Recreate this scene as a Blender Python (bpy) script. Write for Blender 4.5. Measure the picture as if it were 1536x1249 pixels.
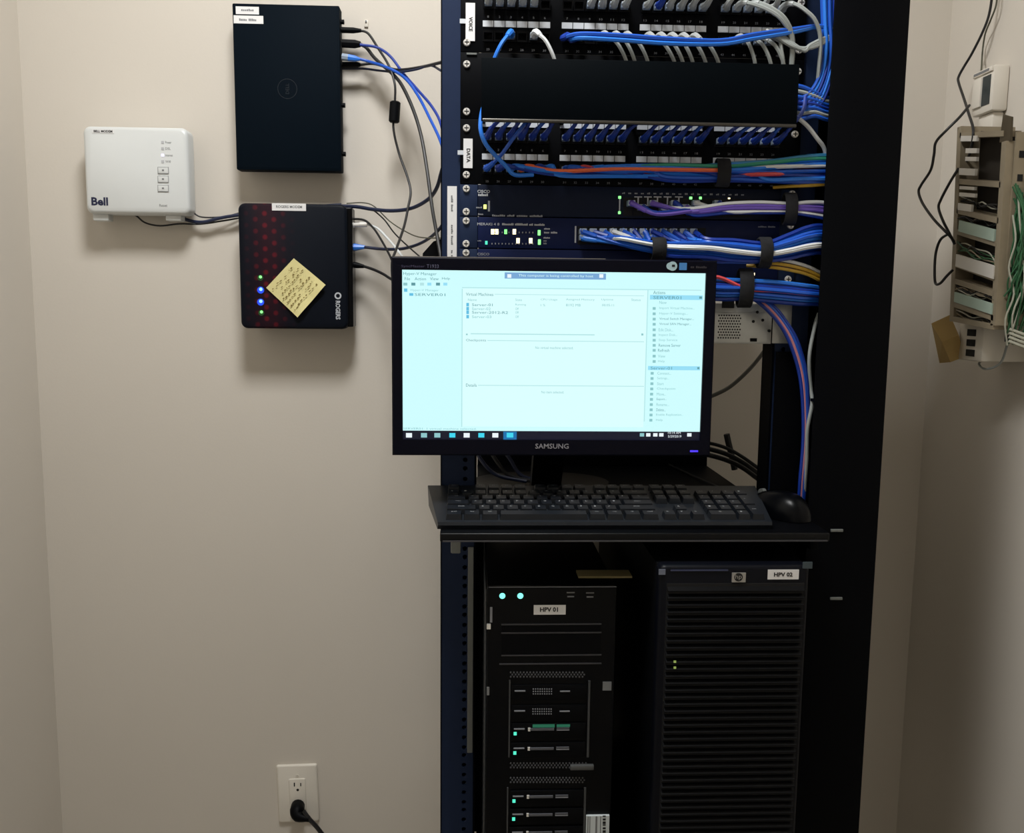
import bpy, bmesh, math, random
from mathutils import Vector, Matrix
random.seed(7)
for o in list(bpy.data.objects): bpy.data.objects.remove(o, do_unlink=True)
SC = bpy.context.scene; COL = SC.collection

# ------------------------------------------------------------------ camera
IW, IH, FPX = 1536.0, 1249.0, 1350.0
CAM = Vector((-.2234, -1.3012, 1.40))
yaw, pitch, roll = math.radians(2.585), math.radians(7.13), math.radians(.60)
fwd = Vector((math.sin(yaw)*math.cos(pitch), math.cos(yaw)*math.cos(pitch), -math.sin(pitch)))
r0 = Vector((math.cos(yaw), -math.sin(yaw), 0)); u0 = r0.cross(fwd)
rgt = math.cos(roll)*r0 + math.sin(roll)*u0; upv = -math.sin(roll)*r0 + math.cos(roll)*u0
cd = bpy.data.cameras.new('camera'); cam = bpy.data.objects.new('camera', cd); COL.objects.link(cam)
cd.sensor_fit = 'HORIZONTAL'; cd.sensor_width = 36.0; cd.lens = 36.0*FPX/IW; cd.clip_start = .02
m3 = Matrix((rgt, upv, -fwd)).transposed()
cam.matrix_world = Matrix.Translation(CAM) @ m3.to_4x4()
SC.camera = cam
# ------------------------------------------------------------------ world, lamps, exposure
EXPO = 0.0
vs = SC.view_settings; vs.view_transform = 'Standard'; vs.look = 'None'; vs.exposure = EXPO; vs.gamma = 1.0; vs.use_curve_mapping = False
wd = bpy.data.worlds.new('world'); SC.world = wd; wd.use_nodes = True
wd.node_tree.nodes['Background'].inputs[0].default_value = (.5, .5, .55, 1)
wd.node_tree.nodes['Background'].inputs[1].default_value = .02
LAMP = (-.37, -.47, 2.655)
ld = bpy.data.lights.new('ceiling_lamp_light', 'AREA'); ld.shape = 'RECTANGLE'; ld.size = .34; ld.size_y = .34
ld.energy = 20.3; ld.color = (.975, .99, 1.0)
lo = bpy.data.objects.new('ceiling_lamp_light', ld); COL.objects.link(lo); lo.location = (LAMP[0], LAMP[1], LAMP[2]-.05)

def at(px, py, v, ax=1):
    """point of the place seen at pixel (px,py) that lies on the plane axis=v"""
    d = fwd + (px-IW/2)/FPX*rgt + (IH/2-py)/FPX*upv
    return CAM + d*((v-CAM[ax])/d[ax])

# ------------------------------------------------------------------ materials
def s2l(c): return tuple((x/12.92 if x <= .04045 else ((x+.055)/1.055)**2.4) for x in c)
MATS = {}
def mat(name, rgb, rough=.5, metal=0., var=.06, scale=40., bump=0., spec=.5, coat=0., alpha=None):
    """rgb in sRGB 0-255; principled with a procedural noise on colour and roughness"""
    if name in MATS: return MATS[name]
    m = bpy.data.materials.new(name); m.use_nodes = True; nt = m.node_tree; b = nt.nodes['Principled BSDF']
    c = s2l([x/255 for x in rgb])
    tc = nt.nodes.new('ShaderNodeTexCoord'); nz = nt.nodes.new('ShaderNodeTexNoise'); nz.inputs['Scale'].default_value = scale; nz.inputs['Detail'].default_value = 3
    nt.links.new(tc.outputs['Object'], nz.inputs['Vector'])
    mx = nt.nodes.new('ShaderNodeMix'); mx.data_type = 'RGBA'
    mx.inputs['A'].default_value = (*[x*(1-var) for x in c], 1); mx.inputs['B'].default_value = (*[min(1, x*(1+var)) for x in c], 1)
    nt.links.new(nz.outputs['Fac'], mx.inputs['Factor']); nt.links.new(mx.outputs['Result'], b.inputs['Base Color'])
    b.inputs['Roughness'].default_value = rough; b.inputs['Metallic'].default_value = metal
    b.inputs['Specular IOR Level'].default_value = spec; b.inputs['Coat Weight'].default_value = coat
    if bump:
        bp = nt.nodes.new('ShaderNodeBump'); bp.inputs['Strength'].default_value = bump; bp.inputs['Distance'].default_value = .002
        nt.links.new(nz.outputs['Fac'], bp.inputs['Height']); nt.links.new(bp.outputs['Normal'], b.inputs['Normal'])
    MATS[name] = m; return m
def emit(name, rgb, k=1.0, base=(10, 10, 10)):
    if name in MATS: return MATS[name]
    m = mat(name, base, .4); b = m.node_tree.nodes['Principled BSDF']
    b.inputs['Emission Color'].default_value = (*s2l([x/255 for x in rgb]), 1); b.inputs['Emission Strength'].default_value = k/2**EXPO
    return m
M_WALL = mat('wall_paint', (214, 207, 196), .75, var=.035, scale=3.0, bump=0)
def wallbump(m):
    nt = m.node_tree; b = nt.nodes['Principled BSDF']
    n = nt.nodes.new('ShaderNodeTexNoise'); n.inputs['Scale'].default_value = 220; n.inputs['Detail'].default_value = 4
    tc = [x for x in nt.nodes if x.type == 'TEX_COORD'][0]; nt.links.new(tc.outputs['Object'], n.inputs['Vector'])
    bp = nt.nodes.new('ShaderNodeBump'); bp.inputs['Strength'].default_value = .12; bp.inputs['Distance'].default_value = .001
    nt.links.new(n.outputs['Fac'], bp.inputs['Height']); nt.links.new(bp.outputs['Normal'], b.inputs['Normal'])
wallbump(M_WALL)
M_CEIL = mat('ceiling_paint', (205, 200, 190), .9, var=.03, scale=30)
M_FLOOR = mat('vinyl_floor', (158, 152, 142), .5, var=.15, scale=12)
M_RACK = mat('rack_black_metal', (26, 40, 68), .5, .0, var=.1, scale=60, bump=.03, spec=.2)
M_BLACK = mat('black_plastic', (5, 6, 9), .5, var=.15, spec=.1)
M_BLACKG = mat('black_gloss', (3, 4, 7), .3, var=.1, spec=.14)
M_BLACKM = mat('black_powder_coat', (3, 4, 7), .55, var=.15, bump=.03, scale=300, spec=.06)
M_DELL = mat('dark_case_plastic', (6, 16, 25), .65, var=.12, scale=200, spec=.05)
M_NAVY = mat('switch_navy_metal', (12, 22, 44), .5, var=.08, spec=.15)
M_NAVY2 = mat('switch_blue_metal', (14, 26, 66), .5, var=.08, spec=.15)
M_WHITE = mat('white_plastic', (216, 219, 218), .35, var=.015)
M_OFFW = mat('ivory_plastic', (226, 220, 208), .4, var=.02)
M_LABEL = mat('label_tape', (232, 232, 232), .4, var=.02)
M_INK = mat('black_ink', (14, 14, 16), .6)
M_INKG = mat('grey_ink', (120, 122, 124), .6)
M_PRINT = mat('white_print', (190, 194, 200), .5)
M_PRINTD = mat('dim_print', (140, 143, 150), .5)
M_STRIP = mat('port_label_paper', (205, 210, 216), .5, var=.05, scale=300)
M_SCREW = mat('nickel_screw', (245, 243, 238), .25, .35)
M_STEEL = mat('galvanised_steel', (190, 192, 190), .4, .55, var=.1, scale=80)
M_DARK = mat('dark_recess', (5, 5, 7), .8)
M_BLUE = mat('blue_cable', (24, 84, 190), .38, var=.15, scale=30)
M_BLUE2 = mat('bright_blue_cable', (40, 120, 225), .35, var=.12, scale=30)
M_BLUED = mat('deep_blue_cable', (16, 52, 148), .4, var=.15, scale=30)
M_NAVYC = mat('navy_cable', (26, 36, 66), .45)
M_GREYC = mat('grey_cable', (152, 158, 156), .45, var=.1)
M_WHITEC = mat('white_cable', (216, 220, 222), .4)
M_BLACKC = mat('black_cable', (18, 18, 20), .5)
M_PURP = mat('purple_cable', (104, 80, 176), .4)
M_ORNG = mat('orange_cable', (232, 106, 62), .4)
M_RED = mat('red_cable', (205, 70, 74), .4)
M_PINK = mat('pink_cable', (200, 130, 140), .4)
M_GREENC = mat('green_cable', (44, 140, 116), .4)
M_TEAL = mat('teal_cable', (52, 128, 176), .4)
M_YELL = mat('yellow_cable', (206, 166, 56), .4)
M_THIN = mat('thin_grey_cable', (84, 84, 70), .5)
M_BOOT = mat('grey_boot', (160, 164, 164), .45)
M_CLEAR = mat('clear_plug', (150, 165, 185), .15, spec=.8)
M_STRAP = mat('hook_strap', (8, 10, 16), .85, var=.3, scale=500, bump=.2)
M_KEY = mat('keycap_plastic', (22, 26, 32), .36, var=.25, scale=60, spec=.35)
M_KCASE = mat('keyboard_case', (24, 28, 34), .4, var=.2, scale=40, spec=.35)
M_BRACK = mat('grey_bracket', (120, 124, 122), .45, .3)
M_NOTE = mat('yellow_paper', (224, 214, 152), .8, var=.05, scale=20)
M_NINK = mat('note_ink', (126, 106, 52), .8)
M_FRAME = mat('beige_block_plastic', (146, 134, 112), .55, var=.12, scale=60)
M_CARD = mat('white_card', (222, 218, 210), .7, var=.05)
M_CARDG = mat('pale_green_card', (176, 196, 182), .7, var=.05)
M_GWIRE = mat('green_jumper_wire', (48, 96, 62), .5, var=.3, scale=40)
M_WWIRE = mat('pale_jumper_wire', (176, 176, 160), .5)
M_BROWN = mat('tan_cardboard', (176, 148, 92), .75, var=.1, scale=20)
M_WOOD = mat('dark_tag', (70, 60, 42), .7)
M_LOUV = mat('louvre_plastic', (7, 8, 11), .35, var=.1, spec=.14)

# ------------------------------------------------------------------ builders
WL = {}
class B:
    def __init__(s): s.bm = bmesh.new()
    def box(s, x0, x1, y0, y1, z0, z1, bev=0., seg=2):
        if x0 > x1: x0, x1 = x1, x0
        if y0 > y1: y0, y1 = y1, y0
        if z0 > z1: z0, z1 = z1, z0
        r = bmesh.ops.create_cube(s.bm, size=1.0, matrix=Matrix.Translation(((x0+x1)/2, (y0+y1)/2, (z0+z1)/2)) @ Matrix.Diagonal((x1-x0, y1-y0, z1-z0, 1)))
        if bev:
            es = list({e for v in r['verts'] for e in v.link_edges})
            bmesh.ops.bevel(s.bm, geom=es, offset=bev, segments=seg, affect='EDGES', profile=.5)
        return s
    def hexa(s, pts):
        v = [s.bm.verts.new(p) for p in pts]
        for f in ((0,1,2,3), (7,6,5,4), (0,4,5,1), (1,5,6,2), (2,6,7,3), (3,7,4,0)): s.bm.faces.new([v[i] for i in f])
        return s
    def poly(s, pts, d):
        """extrude closed outline pts (Vectors) by vector d"""
        d = Vector(d); a = [s.bm.verts.new(p) for p in pts]; b = [s.bm.verts.new(Vector(p)+d) for p in pts]; n = len(a)
        s.bm.faces.new(a[::-1]); s.bm.faces.new(b)
        for i in range(n): s.bm.faces.new((a[i], a[(i+1) % n], b[(i+1) % n], b[i]))
        return s
    def rrect(s, cx, cz, w, h, r, y0, y1, n=5, bev=0., ang=0.):
        """rounded rectangle in the xz plane, extruded from y0 (front) to y1"""
        P = []
        for (sx, sz, a0) in ((1, 1, 0), (-1, 1, 90), (-1, -1, 180), (1, -1, 270)):
            for k in range(n+1):
                a = math.radians(a0+90*k/n); P.append((sx*(w/2-r)+r*math.cos(a), sz*(h/2-r)+r*math.sin(a)))
        ca, sa = math.cos(ang), math.sin(ang)
        def loop(y, ins):
            out = []
            for (x, z) in P:
                f = (1-2*ins/w, 1-2*ins/h); X, Z = x*f[0], z*f[1]
                out.append(s.bm.verts.new((cx+X*ca-Z*sa, y, cz+X*sa+Z*ca)))
            return out
        L = [loop(y0, bev)] + ([loop(y0+bev*.3, bev*.35), loop(y0+bev, 0)] if bev else []) + [loop(y1, 0)]
        N = len(P)
        s.bm.faces.new(L[0][::-1]); s.bm.faces.new(L[-1])
        for a, b in zip(L, L[1:]):
            for i in range(N): s.bm.faces.new((a[i], a[(i+1) % N], b[(i+1) % N], b[i]))
        return s
    def cyl(s, p0, p1, r, r2=None, n=12):
        return s.tube([p0, p1], [r, r if r2 is None else r2], n)
    def tube(s, pts, r, n=8, squash=None):
        pts = [Vector(p) for p in pts]; k = len(pts); R = r if isinstance(r, (list, tuple)) else [r]*k
        T = []
        for i in range(k):
            t = pts[min(i+1, k-1)]-pts[max(i-1, 0)]; T.append(t.normalized() if t.length > 1e-9 else Vector((1, 0, 0)))
        ref = Vector((0, 0, 1)) if abs(T[0].z) < .9 else Vector((0, 1, 0))
        nrm = (ref-T[0]*ref.dot(T[0])).normalized(); rings = []
        for i in range(k):
            nrm = nrm-T[i]*nrm.dot(T[i])
            if nrm.length < 1e-6: nrm = T[i].orthogonal()
            nrm.normalize(); bn = T[i].cross(nrm)
            rings.append([s.bm.verts.new(pts[i]+(nrm*math.cos(2*math.pi*j/n)+bn*math.sin(2*math.pi*j/n))*R[i]) for j in range(n)])
        for a, b in zip(rings, rings[1:]):
            for j in range(n): s.bm.faces.new((a[j], a[(j+1) % n], b[(j+1) % n], b[j]))
        s.bm.faces.new(rings[0][::-1]); s.bm.faces.new(rings[-1]); return s
    def obj(s, name, m, parent=None, smooth=False):
        bm = s.bm; bmesh.ops.recalc_face_normals(bm, faces=bm.faces)
        lo = Vector([min(v.co[i] for v in bm.verts) for i in range(3)]); hi = Vector([max(v.co[i] for v in bm.verts) for i in range(3)])
        c = (lo+hi)/2
        if parent is None: c.z = lo.z
        bmesh.ops.translate(bm, verts=bm.verts, vec=-c)
        me = bpy.data.meshes.new(name); bm.to_mesh(me); bm.free()
        if smooth:
            for p in me.polygons: p.use_smooth = True
            try: me.set_sharp_from_angle(angle=math.radians(42))
            except Exception: pass
        me.materials.append(m); return link(name, me, c, parent)
def link(name, me, c, parent=None):
    o = bpy.data.objects.new(name, me); COL.objects.link(o); WL[o.name] = Vector(c)
    if parent is not None: o.parent = parent; o.location = Vector(c)-WL[parent.name]
    else: o.location = c
    return o
def clone(o, d, parent=None):
    return link(o.name.split('.')[0], o.data, WL[o.name]+Vector(d), parent if parent is not None else o.parent)
def tag(o, label, cat, group=None):
    o['label'] = label; o['category'] = cat
    if group: o['group'] = group
    return o
def lab(o, label): o['label'] = label; return o
def thing(name, loc, label, cat, group=None):
    o = bpy.data.objects.new(name, None); COL.objects.link(o); o.empty_display_size = .05
    o.location = loc; WL[o.name] = Vector(loc); return tag(o, label, cat, group)
def struct(o): o['kind'] = 'structure'; return o
def part(parent, name, m, x0, x1, y0, y1, z0, z1, bev=0., smooth=False):
    return B().box(x0, x1, y0, y1, z0, z1, bev).obj(name, m, parent, smooth or bev > 0)

FC = {}
BOLD = {'VOICE': .03, 'DATA': .03, 'HPV 01': .035, 'HPV 02': .035, 'Bell': .035, 'SAMSUNG': .008, 'ROGERS': .03, 'BELL MODEM': .03, 'ROGERS MODEM': .02, 'CISCO': .02}
def glyph(s, off=0.):
    key_ = (s, off)
    if key_ in FC: return FC[key_]
    cu = bpy.data.curves.new('t', 'FONT'); cu.body = s; cu.size = 1.0; cu.resolution_u = 2; cu.offset = off
    ob = bpy.data.objects.new('t', cu); me = bpy.data.meshes.new_from_object(ob)
    vs_ = [v.co.copy() for v in me.vertices]; fs = [tuple(p.vertices) for p in me.polygons]
    bpy.data.objects.remove(ob); bpy.data.curves.remove(cu); bpy.data.meshes.remove(me)
    x0 = min(v.x for v in vs_); x1 = max(v.x for v in vs_); y0 = min(v.y for v in vs_); y1 = max(v.y for v in vs_)
    FC[key_] = ([((v.x-x0)/(x1-x0)-.5, (v.y-y0)/(y1-y0)-.5) for v in vs_], fs, (x1-x0)/(y1-y0)); return FC[key_]
def text(parent, s, c, w, h, m, ang=0., name='lettering', U=Vector((1, 0, 0)), V=Vector((0, 0, 1))):
    """flat printed lettering of width w and height h centred on c, in the plane U,V turned by ang"""
    vs_, fs, _ = glyph(s, BOLD.get(s, 0.)); ca, sa = math.cos(ang), math.sin(ang)
    me = bpy.data.meshes.new(name); P = []
    for (x, y) in vs_:
        x, y = x*w, y*h; P.append(U*(x*ca-y*sa)+V*(x*sa+y*ca))
    me.from_pydata(P, [], fs); me.materials.append(m); return link(name, me, Vector(c), parent)
def bars(parent, c, w, h, m, words=(5, 4), ang=0., name='lettering'):
    """small print too blurred to read: short blocks in the rhythm of the words"""
    n = sum(words)+len(words)-1; u = w/n; bm = B(); x = -w/2; ca, sa = math.cos(ang), math.sin(ang); rd = random.Random(int(c[0]*9999)+len(words))
    for k in words:
        for j in range(k):
            hh = h*rd.choice((.7, .8, 1)); a, b = x+j*u+u*.1, x+(j+1)*u-u*.1
            bm.poly([Vector((c[0]+X*ca-Z*sa, c[1], c[2]+X*sa+Z*ca)) for X, Z in ((a, -h/2), (b, -h/2), (b, -h/2+hh), (a, -h/2+hh))], (0, .0002, 0))
        x += (k+1)*u
    return bm.obj(name, m, parent)
def spline(pts, n=6):
    pts = [Vector(p) for p in pts]; P = [pts[0]*2-pts[1]]+pts+[pts[-1]*2-pts[-2]]; out = []
    for i in range(1, len(P)-2):
        a, b, c, d = P[i-1:i+3]
        for k in range(n):
            t = k/n; out.append(.5*((2*b)+(c-a)*t+(2*a-5*b+4*c-d)*t*t+(3*b-a-3*c+d)*t**3))
    return out+[pts[-1]]
def cable(name, pts, r, m, label, group=None, n=8, seg=6, cat='cable'):
    return tag(B().tube(spline(pts, seg), r, n).obj(name, m, None, True), label, cat, group)
def pp(lst):
    """(px, py, depth) list -> points"""
    return [at(*q) for q in lst]

# ------------------------------------------------------------------ the room
BW = .42; XL, XR = -1.037, .667; ZC = 2.7; YF = -1.95
struct(B().box(XL-.1, XR+.1, BW, BW+.1, 0, ZC).obj('wall_back', M_WALL))
struct(B().box(XL-.1, XL, YF, BW, 0, ZC).obj('wall_left', M_WALL))
struct(B().box(XR, XR+.1, YF, BW, 0, ZC).obj('wall_right', M_WALL))
struct(B().box(XL-.1, XR+.1, YF-.1, YF, 0, ZC).obj('wall_front', M_WALL))
struct(B().box(XL-.1, XR+.1, YF-.1, BW+.1, -.1, 0).obj('floor', M_FLOOR))
struct(B().box(XL-.1, XR+.1, YF-.1, BW+.1, ZC, ZC+.1).obj('ceiling', M_CEIL))
lamp = thing('ceiling_lamp', (LAMP[0], LAMP[1], LAMP[2]), 'flat white ceiling lamp above the closet', 'lamp')
part(lamp, 'housing', M_WHITE, LAMP[0]-.20, LAMP[0]+.20, LAMP[1]-.20, LAMP[1]+.20, LAMP[2], ZC, .006)
part(lamp, 'diffuser', emit('lamp_diffuser', (255, 244, 228), 6, (240, 240, 240)), LAMP[0]-.18, LAMP[0]+.18, LAMP[1]-.18, LAMP[1]+.18, LAMP[2]-.02, LAMP[2], .004)

# ------------------------------------------------------------------ the rack
U1 = .04445; ZT = 1.5664                       # top edge of the upper switch
rack = thing('equipment_rack', (0, .04, 0), 'tall black two-post equipment rack against the back wall', 'rack')
def flange(x0, x1, xh, z0, z1, y0=0., y1=.004):
    """post flange with a row of round mounting holes (three to a rack unit)"""
    bm = bmesh.new(); zs = []; z = ZT-.00635
    k = 0; off = (0, .015875, .03175)
    zz = []
    for u in range(-24, 13):
        for o_ in off: zz.append(ZT-.00635-.03175+o_+u*U1)
    zz = sorted(q for q in zz if z0+.012 < q < z1-.012)
    cuts = [z0]+[(a+b)/2 for a, b in zip(zz, zz[1:])]+[z1]
    for i, q in enumerate(zz):
        a, b = cuts[i], cuts[i+1]; n = 8; r = .0037
        sq = [(x1, q), (x1, b), (xh, b), (x0, b), (x0, q), (x0, a), (xh, a), (x1, a)]
        oc = [(xh+r*math.cos(math.pi/4*j), q+r*math.sin(math.pi/4*j)) for j in range(8)]
        vo = [bm.verts.new((X, y0, Z)) for X, Z in sq]; vi = [bm.verts.new((X, y0, Z)) for X, Z in oc]; vb = [bm.verts.new((X, y1, Z)) for X, Z in oc]
        for j in range(8):
            bm.faces.new((vo[j], vo[(j+1) % 8], vi[(j+1) % 8], vi[j])); bm.faces.new((vi[j], vi[(j+1) % 8], vb[(j+1) % 8], vb[j]))
    bb = B(); bb.bm = bm; return bb
for s in (-1, 1):
    a, b = s*.2159, s*.2678
    f = flange(min(a, b), max(a, b), s*.2325, .08, 1.87).obj('post_flange', M_RACK, rack)
    bb = B(); bb.box(s*.2159, s*.2189, 0, .045, .08, 1.87); bb.box(s*.2159, s*.2678, .042, .045, .08, 1.87); bb.box(s*.2668, s*.2685, -.0005, .012, .08, 1.87)
    bb.obj('post_channel', M_BLACKM, rack)
part(rack, 'top_beam', M_BLACKM, -.2678, .2678, 0, .045, 1.87, 1.90)
part(rack, 'foot', M_BLACKM, -.2678, .2678, -.02, .10, .0, .08)
for x in (-.235, .235): part(rack, 'foot_rail', M_BLACKM, x-.03, x+.03, -.3, .38, .0, .02)
ls = B(); a0 = at(671, 279, -.001); a1 = at(685, 386, -.001)
ls.box(a0.x, a1.x, -.0012, -.0003, a1.z-.02, a0.z); lsp = lab(ls.obj('label_strip', M_LABEL, rack), 'long white label strip with vertical print')
for k, (py, n_) in enumerate(((305, 8), (352, 10), (381, 4))):
    q = at(678, py, -.0015); bars(lsp, (q.x, -.0014, q.z), .0028*n_, .0028, M_INKG, (n_//2, n_-n_//2), ang=-math.pi/2)

ga, gb = at(702, 820, -.002), at(709, 1128, -.002)
B().box(ga.x, gb.x, -.004, -.0005, gb.z, ga.z, .0008).obj('guide_strip', M_BRACK, rack)
def screw_mesh():
    bb = B(); bb.cyl((0, .0, 0), (0, -.0025, 0), .0052, .0044, 14); return bb
_sc = screw_mesh().obj('screw', M_SCREW, rack); SCREW = _sc.data; bpy.data.objects.remove(_sc)
SLOT = None
def screw(parent, x, z, y=-.004):
    o = link('screw', SCREW, (x, y-.00125, z), parent)
    global SLOT
    if SLOT is None:
        bb = B(); bb.box(-.0032, .0032, -.0003, .0002, -.0006, .0006); bb.box(-.0006, .0006, -.0003, .0002, -.0032, .0032)
        t = bb.obj('drive_slot', M_DARK, o); SLOT = t.data; t.location = (0, -.0014, 0); WL[t.name] = WL[o.name]+Vector((0, -.0014, 0))
    else:
        link('drive_slot', SLOT, WL[o.name]+Vector((0, -.0014, 0)), o)

# ------------------------------------------------------------------ patch panels
GX = [at(px, py, -.004).x for px, py in ((723.6, 39), (842, 41), (959, 44), (1076, 47))]
PITCH = .01565
JACK = None
def jack(parent, x, z):
    global JACK
    if JACK is None:
        bb = B(); w, h, iw, ih, d = .0072, .0072, .0055, .0045, .010
        o = [(-w, -h), (w, -h), (w, h), (-w, h)]; i = [(-iw, -ih), (iw, -ih), (iw, ih), (-iw, ih)]
        vo = [bb.bm.verts.new((X, -.0015, Z)) for X, Z in o]; vi = [bb.bm.verts.new((X, -.0015, Z)) for X, Z in i]; vb = [bb.bm.verts.new((X, d, Z)) for X, Z in i]
        vk = [bb.bm.verts.new((X, .001, Z)) for X, Z in o]
        for k in range(4):
            j = (k+1) % 4; bb.bm.faces.new((vo[k], vo[j], vi[j], vi[k])); bb.bm.faces.new((vi[k], vi[j], vb[j], vb[k])); bb.bm.faces.new((vk[k], vk[j], vo[j], vo[k]))
        bb.bm.faces.new(vb)
        # contact bars at the top of the opening
        for q in range(-3, 4): bb.box(q*.0012-.0003, q*.0012+.0003, .001, .006, .0030, .0042)
        t = bb.obj('jack', M_BLACKG, parent); JACK = t.data; bpy.data.objects.remove(t)
    return link('jack', JACK, (x, -.004, z), parent)
def patch_panel(z0, label, tagtext, tag_px, tag_h):
    """two rack units, two rows of 24 ports in four groups of six"""
    z1 = z0+2*U1
    p = thing('rack_patch_bay', (0, 0, z0), label, 'patch panel', 'patch panels')
    part(p, 'face_plate', M_BLACKM, -.2413, .2413, -.004, -.0005, z0+.0004, z1-.0004, .0006)
    part(p, 'jack_housing', M_BLACKM, -.2120, .2150, .012, .045, z0+.003, z1-.003)
    rows = []
    for (lz, pz, nz) in ((z1-.0065, z1-.0255, z1-.0415), (z1-.0510, z1-.0685, z1-.0845)):
        rows.append(pz)
        for g in range(4):
            for k in range(6):
                x = GX[g]+PITCH*(k+.5)
                if g == 0 and k == 0 and not rows[:-1]:
                    first = B().box(x-.0073, x+.0073, -.0052, -.004, lz-.004, lz+.004).obj('port_label', M_STRIP, p)
                else: link('port_label', first.data, (x, -.0046, lz), p)
                jack(p, x, pz)
                no = g*6+k+1+(24 if len(rows) == 2 else 0)
                text(p, str(no), (x, -.0042, nz), .0022*len(str(no)), .0028, M_PRINTD, name='port_number')
    for s in (-1, 1):
        screw(p, s*.2325, z0+.0127 if z0 > 1.7 else z0+.0127); screw(p, s*.2325, z1-.0127)
    # engraved name tag on the left ear
    c = at(tag_px[0], tag_px[1], -.005); w = .0128
    t = B().box(c.x-w/2, c.x+w/2, -.0056, -.004, c.z-tag_h/2, c.z+tag_h/2).obj('name_tag', M_LABEL, p)
    text(t, tagtext, (c.x+.0006, -.0058, c.z-.003), .019, .0052, M_INK, ang=-math.pi/2)
    B().box(c.x-.0145, c.x-.006, -.0052, -.004, c.z-.002, c.z+.004).obj('tag_clip', M_STRIP, p)
    return p, rows
ppV, rowsV = patch_panel(ZT+4*U1, 'upper black patch panel tagged VOICE, grey cables plugged in', 'VOICE', (705.5, 33), .050)
ppD, rowsD = patch_panel(ZT, 'lower black patch panel tagged DATA, rows of blue cables', 'DATA', (702, 230), .040)
def px_(g, k): return GX[g]+PITCH*(k+.5)

# horizontal cable managers
def manager(z0, label):
    z1 = z0+2*U1; m = thing('cable_manager', (0, 0, z0), label, 'cable manager', 'horizontal cable managers')
    part(m, 'back_plate', M_BLACKM, -.2413, .2413, -.004, -.0005, z0+.0004, z1-.0004, .0006)
    xa, xb = at(722, 130, -.075).x, at(1197, 140, -.075).x
    zt, zl = at(960, 91, -.0765).z, at(960, 186, -.0765).z
    cov = B(); cov.box(xa, xb, -.0765, -.0735, zl, zt, .001)
    c = cov.obj('cover', mat('cover_black', (2, 6, 10), .6, var=.1, spec=.04), m, True)
    B().box(xa, xb, -.0745, -.064, zt-.0025, zt-.0005, .0006).obj('cover_lip', M_BLACKM, c)
    # rolled lower lip
    lip = B(); lip.cyl((xa+.002, -.0780, zl+.001), (xb-.002, -.0780, zl+.001), .0026, n=14)
    lip.obj('rolled_lip', mat('lip_metal', (92, 90, 86), .25, .85), c, True)
    for x in (xa+.004, -.1, 0, .1, xb-.004): B().box(x-.0025, x+.0025, -.0735, -.004, zl+.010, zl+.014, .0008).obj('finger', M_BLACKM, m)
    for s in (-1, 1):
        screw(m, s*.2325, z1-.016); screw(m, s*.2325, z0+.0095)
    bb = B().box(xa-.020, xa-.006, -.006, -.004, z1-.0035, z1-.0012).obj('edge_tab', M_BRACK, m)
    return m
manager(ZT+2*U1, 'black two-unit cable manager cover between the patch panels')

# ------------------------------------------------------------------ switches
def switch(z0, m, label, depth=.30):
    z1 = z0+U1; t = thing('network_switch', (0, 0, z0), label, 'switch', 'network switches')
    part(t, 'chassis', M_BLACKM, -.2195+.006, .2135, .0, depth, z0+.0012, z1-.0012)
    part(t, 'front_plate', m, -.2160, .2160, -.0065, 0, z0+.0007, z1-.0007, .0008)
    for s in (-1, 1):
        a, b = s*.2165, s*.2413
        part(t, 'mounting_ear', M_RACK if m is not M_NAVY2 else M_RACK, min(a, b), max(a, b), -.004, -.0005, z0+.0007, z1-.0007, .0005)
        screw(t, s*.2325, z1-.00635); screw(t, s*.2325, z0+.00635)
    return t
SW1 = switch(ZT-U1, M_NAVY, 'uppermost network switch, navy front with purple and white cables')
SW2 = switch(ZT-2*U1, M_NAVY2, 'middle network switch with rows of amber and green lights')
SW3 = switch(ZT-3*U1, M_NAVY2, 'lowest network switch, mostly hidden behind the monitor')
YS = -.0066
def led(parent, px, py, wpx, hpx, m, name='status_light'):
    a = at(px-wpx/2, py-hpx/2, YS); b = at(px+wpx/2, py+hpx/2, YS)
    return B().box(a.x, b.x, -.0078, -.0064, b.z, a.z, .0003).obj(name, m, parent)
L_GRN = emit('led_green', (120, 235, 120), 2.2); L_YG = emit('led_yellow_green', (226, 240, 120), 2.2); L_AMB = emit('led_warm', (255, 232, 178), 2.4)
L_TEAL = emit('led_teal', (70, 200, 170), 1.6); L_CYAN = emit('led_cyan', (120, 240, 215), 1.8); L_BLUE = emit('led_blue', (30, 80, 250), 1.0); L_BLU2 = emit('led_blue_core', (130, 190, 255), 2.2)
L_GDIM = emit('led_green_dim', (20, 74, 26), .8); L_VIO = emit('led_violet', (70, 50, 255), 1.6); L_PALE = emit('led_pale_violet', (205, 200, 255), .75, (230, 230, 240))
def stx(parent, s, px, py, wpx, hpx, m, Y=-.0068, name='lettering', ang=0.):
    c = at(px+wpx/2, py, Y); w = (at(px+wpx, py, Y)-at(px, py, Y)).length; h = (at(px, py+hpx, Y)-at(px, py, Y)).length
    return text(parent, s, c, w, h, m, ang, name)
def sbars(parent, px, py, wpx, hpx, m, words, Y=-.0068):
    c = at(px+wpx/2, py, Y); w = (at(px+wpx, py, Y)-at(px, py, Y)).length; h = (at(px, py+hpx, Y)-at(px, py, Y)).length
    return bars(parent, c, w, h, m, words)
stx(SW1, 'CISCO', 716, 287, 19, 4.5, M_PRINT); sbars(SW1, 717, 292, 15, 4, M_PRINT, (6,))
led(SW1, 727.5, 310, 4.5, 6.5, L_YG); sbars(SW1, 714, 311, 9, 2.5, M_PRINTD, (4,)); sbars(SW1, 717, 321, 8, 2.5, M_PRINTD, (4,))
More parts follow.
